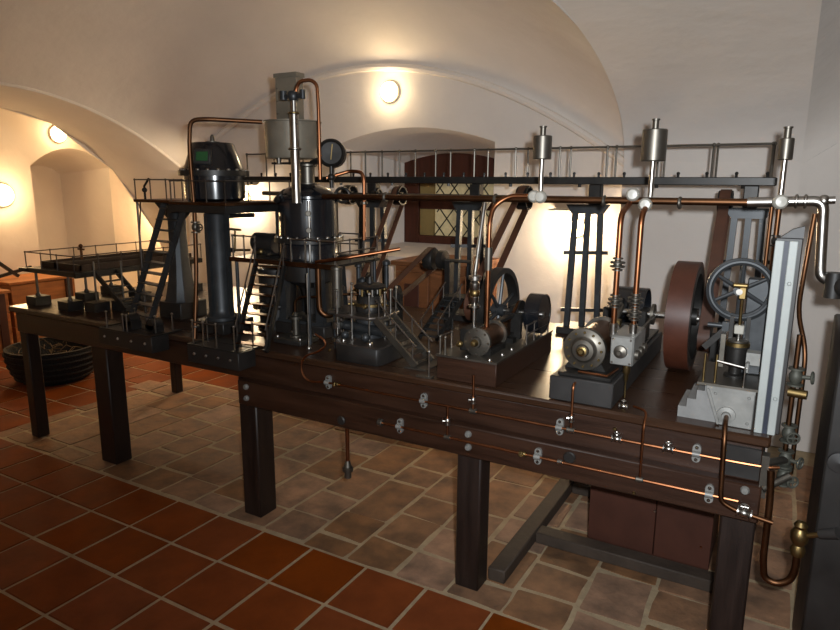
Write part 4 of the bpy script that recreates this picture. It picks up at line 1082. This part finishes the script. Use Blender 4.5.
obj('belt_pulley', MB().ring((1.40, .60, 1.09), (1, 0, 0), .06, .073, -.022, .022, 36).lathe((1.40, .60, 1.09), [(0, -.005), (.065, -.005), (.065, .005), (0, .005)], (1, 0, 0), 36), 'iron_dark', e1)
railing(e1, (1.728, .42), (1.728, .70), 4, ZT + .10, ZT + .18, mid=True)
for x, y in ((1.485, .10), (1.51, .095), (1.485, .2)):
    inst('rail_post', 'e1p', lambda: MB().cyl((0, 0, 0), (0, 0, .07), .004, n=8).sphere((0, 0, .07), .006, 8, 6), 'dull_steel', e1, (x, y, ZT + .10))
obj('handrail', MB().tube([(1.485, .10, 1.05), (1.485, .2, 1.05)], .0035), 'rail', e1)
for x, y in ((1.60, .10), (1.70, .10), (1.71, .2), (1.71, .3)): bolt(e1, (x, y, ZT + .10), (0, 0, 1), .009, 'steel')
sl = thing('pipe_foot', (1.45, .07, ZT), 'small steel pin on a square plate left of the first engine base', 'pin')
obj('plate', MB().box(1.40, 1.47, .055, .078, ZT, ZT + .008), 'dull_steel', sl)
obj('pin', MB().cyl((1.452, .068, ZT), (1.452, .068, ZT + .11), .004).sphere((1.452, .068, ZT + .11), .007), 'steel', sl)

rv = thing('steam_riser', (1.585, .2, 1.08), 'steel and brass riser with stacked valves above the first engine', 'riser')
obj('pipe', MB().cyl((1.575, .22, 1.08), (1.575, .22, 1.30), .008).cyl((1.575, .22, 1.30), (1.575, .295, 1.57), .009), 'steel', rv)
obj('valve_stack', MB().lathe((1.575, .22, 1.155), [(.010, 0), (.024, .002), (.024, .012), (.012, .016), (.016, .03), (.018, .045), (.012, .055), (.012, .065), (.02, .08), (.02, .1), (.012, .11), (.026, .115), (.026, .13), (.01, .134)], n=18), 'steel', rv)
obj('brass_ball', MB().sphere((1.575, .22, 1.215), .022), 'brass', rv)
rv2 = thing('steam_riser', (1.63, .24, 1.09), 'copper riser with a steel sleeve from the first engine up to the steam main', 'riser')
obj('pipe', MB().tube([(1.625, .235, 1.08), (1.625, .235, 1.50), (1.625, .27, 1.56), (1.68, .29, 1.60), (1.78, .30, 1.60)], .010, 10, .03), 'copper', rv2)
obj('sleeve', MB().cyl((1.625, .235, 1.31), (1.625, .235, 1.40), .015), 'dull_steel', rv2)

# ------------------------------------------------------------------ second horizontal engine
e2 = thing('steam_engine', (2.09, .5, ZT), 'larger horizontal steam engine with round bolted cylinder cover and square valve chest', 'engine')
obj('base', MB().box(1.95, 2.178, .07, 1.02, ZT, ZT + .09), 'base_grey', e2, bev=.004)
obj('bed_plate', MB().box(1.975, 2.165, .085, 1.0, ZT + .09, ZT + .104), 'iron_dark', e2, bev=.003)
obj('copper_trim', MB().tube([(2.045, .1, ZT + .11), (2.15, .085, ZT + .112), (2.16, .2, ZT + .112)], .005), 'copper', e2)
CX2, CZ2 = 2.052, 1.064
obj('cylinder', MB().lathe((CX2, .14, CZ2), [(0, 0), (.062, 0), (.062, .26), (0, .26)], (0, 1, 0), 36), 'old_copper', e2)
cov = obj('cylinder_cover', MB().lathe((CX2, .14, CZ2), [(0, -.034), (.02, -.034), (.024, -.026), (.038, -.024), (.046, -.012), (.05, -.010), (.076, -.006), (.078, 0), (.078, .012), (.062, .012)], (0, 1, 0), 40), 'dull_steel', e2)
for i in range(12):
    a = 2 * pi * i / 12; bolt(e2, (CX2 + .063 * cos(a), .131, CZ2 + .063 * sin(a)), (0, -1, 0), .005, 'brass')
obj('brass_boss', MB().lathe((CX2, .108, CZ2), [(0, .02), (.008, .02), (.012, .012), (.018, .01), (.018, 0)], (0, -1, 0), 14), 'brass', e2)
obj('cylinder_flange', MB().ring((CX2, .39, CZ2), (0, 1, 0), .02, .075, 0, .014), 'dull_steel', e2)
obj('saddle', MB().extrude([(CX2 - .075, .16, ZT + .104), (CX2 + .075, .16, ZT + .104), (CX2 + .05, .16, CZ2 - .04), (CX2 - .05, .16, CZ2 - .04)], (0, .22, 0)), 'iron_dark', e2)
vc = obj('valve_chest', MB().box(2.145, 2.225, .13, .33, 1.025, 1.13), 'zinc', e2, bev=.004)
obj('chest_cover', MB().box(2.148, 2.222, .124, .13, 1.028, 1.127), 'zinc', e2, bev=.002)
obj('stud', MB().lathe((2.182, .124, 1.075), [(0, .028), (.007, .028), (.007, .012), (.022, .008), (.024, 0)], (0, -1, 0), 18), 'dull_steel', e2)
for a in (-.03, .03):
    for b in (-.042, .042): bolt(e2, (2.185 + a, .124, 1.0775 + b), (0, -1, 0), .004, 'steel')
for y in (.17, .23, .29): flange(e2, (2.23, y, 1.06), (1, 0, 0), .018, .02, 'dull_steel', 'side_cover')
obj('drain_cock', MB().lathe((2.20, .16, .94), [(.003, -.04), (.0035, .02), (.008, .03), (.009, .05), (.013, .055), (.013, .085)], n=12), 'brass', e2)
for x in (CX2 - .035, CX2 + .035): obj('guide_bar', MB().bar((x, .40, 1.05), (x, .64, 1.05), .02, .03), 'iron_dark', e2)
for y, z in ((.5, 1.04), (.63, 1.07)): obj('guide_pedestal', MB().box(CX2 - .06, CX2 + .06, y, y + .035, ZT + .104, z), 'iron_dark', e2)
obj('piston_rod', MB().cyl((CX2, .40, CZ2), (CX2, .56, CZ2), .010), 'steel', e2)
obj('crosshead', MB().box(CX2 - .03, CX2 + .03, .54, .58, CZ2 - .035, CZ2 + .035), 'brass', e2)
obj('connecting_rod', MB().cyl((CX2, .56, CZ2), (CX2, .72, 1.13), .010), 'dull_steel', e2)
obj('crankshaft', MB().cyl((2.0, .75, 1.10), (2.36, .75, 1.10), .014), 'steel', e2)
obj('crank_disc', MB().lathe((2.03, .75, 1.10), [(0, 0), (.06, 0), (.06, .016), (0, .016)], (1, 0, 0), 26), 'iron_dark', e2)
for x in (1.99, 2.14): obj('bearing', MB().box(x - .018, x + .018, .70, .80, ZT + .104, 1.12), 'iron_dark', e2, bev=.005)
obj('splash_guard', MB().ring((2.0, .86, 1.10), (1, 0, 0), .088, .094, 0, .13, 40), 'gloss_black', e2)
obj('guard_post', MB().box(2.05, 2.08, .84, .88, ZT + .104, 1.01), 'iron_dark', e2)
obj('eccentric', MB().lathe((2.17, .75, 1.10), [(0, 0), (.045, 0), (.045, .012), (0, .012)], (1, 0, 0), 24).cyl((2.185, .72, 1.10), (2.185, .34, 1.08), .007), 'dull_steel', e2)

def riser(x, y, z0, vz, label):
    r = thing('steam_riser', (x, y, z0), label, 'riser')
    obj('pipe', MB().tube([(x, y, z0), (x, y, 1.545), (x, .285, 1.578), (x, .298, 1.58)], .010, 10, .04), 'copper', r)
    for z in vz: valve(r, (x, y, z), (0, 0, 1), .015, (1, -.3, 0), .03, 'dull_steel', 'steel', False)
    for z in vz: flange(r, (x, y, z + .006), (0, 0, 1), .026, .006, 'dull_steel'); flange(r, (x, y, z - .008), (0, 0, 1), .026, .006, 'dull_steel')
    flange(r, (x, y, z0 + .01), (0, 0, 1), .014, .05, 'steel', 'sleeve')
    return r
riser(2.142, .17, 1.13, (1.245, 1.375), 'left copper riser with two flanged joints above the second engine')
riser(2.205, .20, 1.13, (1.20, 1.25), 'right copper riser with low flanged joints above the valve chest of the second engine')

# ------------------------------------------------------------------ big belt pulley and its belt
bp = thing('belt_pulley', (2.27, .75, ZT), 'big red brown wooden belt pulley standing on edge between the second and third engine', 'pulley')
BX = 2.303
obj('rim', MB().ring((BX, .75, 1.108), (1, 0, 0), .205, .228, -.045, .045, 72), 'wheel_wood', bp)
obj('web', MB().ring((BX, .75, 1.108), (1, 0, 0), .03, .207, -.012, .012, 60), 'base_black', bp)
obj('side_ring', MB().ring((BX, .75, 1.108), (1, 0, 0), .18, .21, -.046, .046, 60), 'iron_dark', bp)
obj('hub', MB().cyl((BX - .04, .75, 1.108), (BX + .05, .75, 1.108), .035, n=20), 'iron_dark', bp)
wb = thing('wide_belt', (2.42, .95, .95), 'wide brown leather belt slanting up from the big pulley to the line shaft', 'belt')
belt_loop((1.2, 1.572), .053, (.86, 1.0), .060, 2.377, .046, .005, wb)
obj('lower_pulley', MB().lathe((2.352, .86, 1.0), [(0, 0), (.057, 0), (.057, .05), (0, .05)], (1, 0, 0), 30), 'iron_dark', wb)
obj('pulley_stand', MB().box(2.405, 2.435, .84, .88, ZT, 1.02).cyl((2.40, .86, 1.0), (2.42, .86, 1.0), .012), 'iron_dark', wb)

# ------------------------------------------------------------------ third, upright engine
e3 = thing('upright_engine', (2.54, .25, ZT), 'small upright engine with blue grey spoked flywheel above a grey tapered tank', 'engine')
obj('tank', MB().extrude([(2.468, .10, 1.01), (2.612, .10, 1.01), (2.612, .10, ZT), (2.512, .10, ZT)], (0, .26, 0)), 'zinc', e3, bev=.003)
obj('tank_frame', MB().bar((2.47, .096, 1.005), (2.612, .096, 1.005), .008, .012).bar((2.473, .096, 1.0), (2.514, .096, .885), .008, .008), 'zinc', e3)
obj('deck', MB().box(2.44, 2.625, .09, .38, 1.01, 1.018), 'dull_steel', e3)
for x, z in ((2.497, .985), (2.595, .985), (2.597, .90)): bolt(e3, (x, .10, z), (0, -1, 0), .005, 'zinc')
obj('inlet_flange', MB().lathe((2.535, .10, .918), [(0, .02), (.012, .02), (.014, .008), (.027, .006), (.028, 0)], (0, -1, 0), 24), 'zinc', e3)
obj('cylinder', MB().lathe((2.54, .22, 1.018), [(.034, 0), (.034, .008), (.020, .012), (.020, .035), (.034, .04), (.034, .10), (.037, .102), (.037, .108)], n=26), 'iron_dark', e3)
obj('brass_ring', MB().ring((2.54, .22, 1.125), (0, 0, 1), .02, .0375, 0, .012), 'brass', e3)
obj('cylinder_lid', disc((2.54, .22, 1.137), (0, 0, 1), .034, .008), 'dull_steel', e3)
obj('piston_rod', MB().cyl((2.54, .22, 1.14), (2.54, .22, 1.21), .006), 'steel', e3)
obj('crosshead', MB().box(2.525, 2.555, .205, .235, 1.165, 1.195), 'white_enamel', e3, bev=.003)
for x in (2.515, 2.565): obj('guide_rod', MB().bar((x, .235, 1.145), (x, .235, 1.22), .012, .012), 'iron_dark', e3)
obj('connecting_rod', MB().cyl((2.54, .22, 1.19), (2.54, .20, 1.30), .005), 'brass', e3)
obj('brass_bearing', MB().box(2.528, 2.552, .192, .21, 1.283, 1.325).cyl((2.508, .2, 1.328), (2.555, .2, 1.328), .008), 'brass', e3, bev=.004)
obj('standard', MB().box(2.548, 2.615, .27, .31, 1.018, 1.345), 'iron', e3, bev=.004)
obj('wheel_shaft', MB().cyl((2.53, .19, 1.308), (2.53, .32, 1.308), .010), 'steel', e3)
wr = bpy.data.objects.new('flywheel', None)
COL.objects.link(wr); wr.parent = e3; wr.location = Vector((2.53, .245, 1.308)) - wloc(e3)
WC = Vector((2.53, .245, 1.308))
obj('rim', MB().lathe(WC, [(.082, -.009), (.088, -.012), (.09, -.008), (.096, -.008), (.098, -.013), (.105, -.010), (.105, .010), (.098, .013), (.088, .012), (.082, .009), (.082, -.009)], (-.12, 1, 0), 60), 'iron', wr)
obj('hub', MB().cyl(WC - Vector((0, .02, 0)), WC + Vector((0, .02, 0)), .02, n=18), 'iron', wr)
for i in range(6):
    t = i * pi / 3 + .5; d = Vector((cos(t), .12 * cos(t), sin(t)))
    obj('spoke', MB().cyl(WC + d * .015, WC + d * .084, .008, .006, 8), 'iron', wr)
for x in (2.455, 2.49): obj('rail_post', MB().cyl((x, .115, 1.018), (x, .115, 1.11), .004), 'brass', e3)
obj('rail_post', MB().cyl((2.575, .10, 1.018), (2.575, .10, 1.085), .003), 'steel', e3)
obj('handrail', MB().tube([(2.49, .115, 1.09), (2.58, .11, 1.078)], .004), 'steel', e3)
obj('handle_bar', MB().cyl((2.445, .2, 1.19), (2.50, .2, 1.19), .008).box(2.49, 2.51, .19, .21, 1.175, 1.205), 'iron', e3)
obj('lever', MB().bar((2.50, .2, 1.18), (2.44, .2, 1.11), .012, .02), 'iron_dark', e3)
obj('rack', MB().box(2.492, 2.506, .16, .18, 1.06, 1.17), 'dull_steel', e3)
obj('spout', MB().box(2.572, 2.612, .15, .2, 1.08, 1.12).tube([(2.58, .17, 1.09), (2.578, .13, 1.085), (2.578, .125, 1.06)], .006), 'zinc', e3)

stp = thing('stepped_block', (2.43, .2, ZT), 'light grey stepped concrete block left of the tapered tank', 'block')
obj('steps', MB().extrude([(2.385, .12, ZT), (2.505, .12, ZT), (2.468, .12, 1.005), (2.463, .12, 1.005), (2.463, .12, .981), (2.439, .12, .981), (2.439, .12, .948), (2.411, .12, .948), (2.411, .12, .918), (2.385, .12, .918)][::-1], (0, .20, 0)), 'concrete', stp)

fp = thing('copper_pipe', (2.535, .03, .9), 'dark copper pipe dropping from the tapered tank to a steel valve below', 'pipe')
obj('pipe', MB().tube([(2.537, .085, .918), (2.539, .03, .912), (2.543, .0, .87), (2.549, -.012, .70), (2.553, -.014, .67), (2.59, -.014, .652), (2.70, -.01, .636)], .0075, 10, .03), 'old_copper', fp)
valve(fp, (2.62, -.012, .648), (1, 0, -.15), .014, (0, -.4, 1), .026, 'steel', 'steel')

# ------------------------------------------------------------------ scale column and pipework at the right end
sc_ = thing('gauge_column', (2.65, .12, ZT), 'tall pale twin-strip column with a dark blue groove at the right end of the table', 'column')
obj('strip', MB().box(2.618, 2.642, .085, .10, ZT, 1.487), 'white_paint', sc_, bev=.002)
obj('strip', MB().box(2.655, 2.678, .085, .10, ZT, 1.487), 'white_paint', sc_, bev=.002)
obj('groove', MB().box(2.642, 2.655, .092, .10, ZT, 1.485), 'slate_blue', sc_)
obj('back_board', MB().box(2.618, 2.69, .10, .15, ZT, 1.495), 'base_grey', sc_, bev=.003)
obj('cap_plate', MB().extrude([(2.63, .10, 1.495), (2.69, .10, 1.495), (2.69, .10, 1.53), (2.66, .10, 1.52)], (0, .05, 0)), 'base_grey', sc_)
for z in (1.36, 1.0): bolt(sc_, (2.667, .085, z), (0, -1, 0), .006, 'white_paint')
vpipe = thing('valve_riser', (2.72, .14, .7), 'dark riser pipes with grey green valves at the right end of the table', 'pipe')
obj('riser_pipe', MB().cyl((2.712, .13, .70), (2.712, .13, 1.20), .008), 'old_copper', vpipe)
obj('riser_pipe', MB().tube([(2.735, .15, .74), (2.735, .15, 1.15), (2.70, .22, 1.25), (2.705, .28, 1.36), (2.715, .30, 1.56)], .0075, 10, .06), 'old_copper', vpipe)
for z, st_ in ((1.07, (1, -.2, .1)), (.80, (1, -.5, 0)), (.885, (.3, -1, 0)), (.74, (.6, -.8, 0))):
    valve(vpipe, (2.715, .12, z), (0, 0, 1), .019, st_, .045, 'valve_green', 'valve_green')
obj('brass_union', MB().cyl((2.70, .115, 1.02), (2.75, .105, 1.02), .014), 'brass', vpipe)
obj('cross_pipe', MB().cyl((2.66, .05, .80), (2.715, .11, .80), .012).cyl((2.66, .03, .72), (2.73, .08, .76), .012), 'dull_steel', vpipe)
thp = thing('thin_standpipe', (2.615, .3, 1.4), 'thin brass standpipe with a small black cock below the smallest canister', 'pipe')
obj('pipe', MB().cyl((2.613, .30, 1.345), (2.614, .30, 1.575), .0085).cyl((2.592, .32, 1.30), (2.592, .32, 1.58), .007), 'old_copper', thp)
valve(thp, (2.613, .30, 1.47), (0, 0, 1), .012, (1, -.3, 0), .024, 'iron_dark', 'iron_dark')
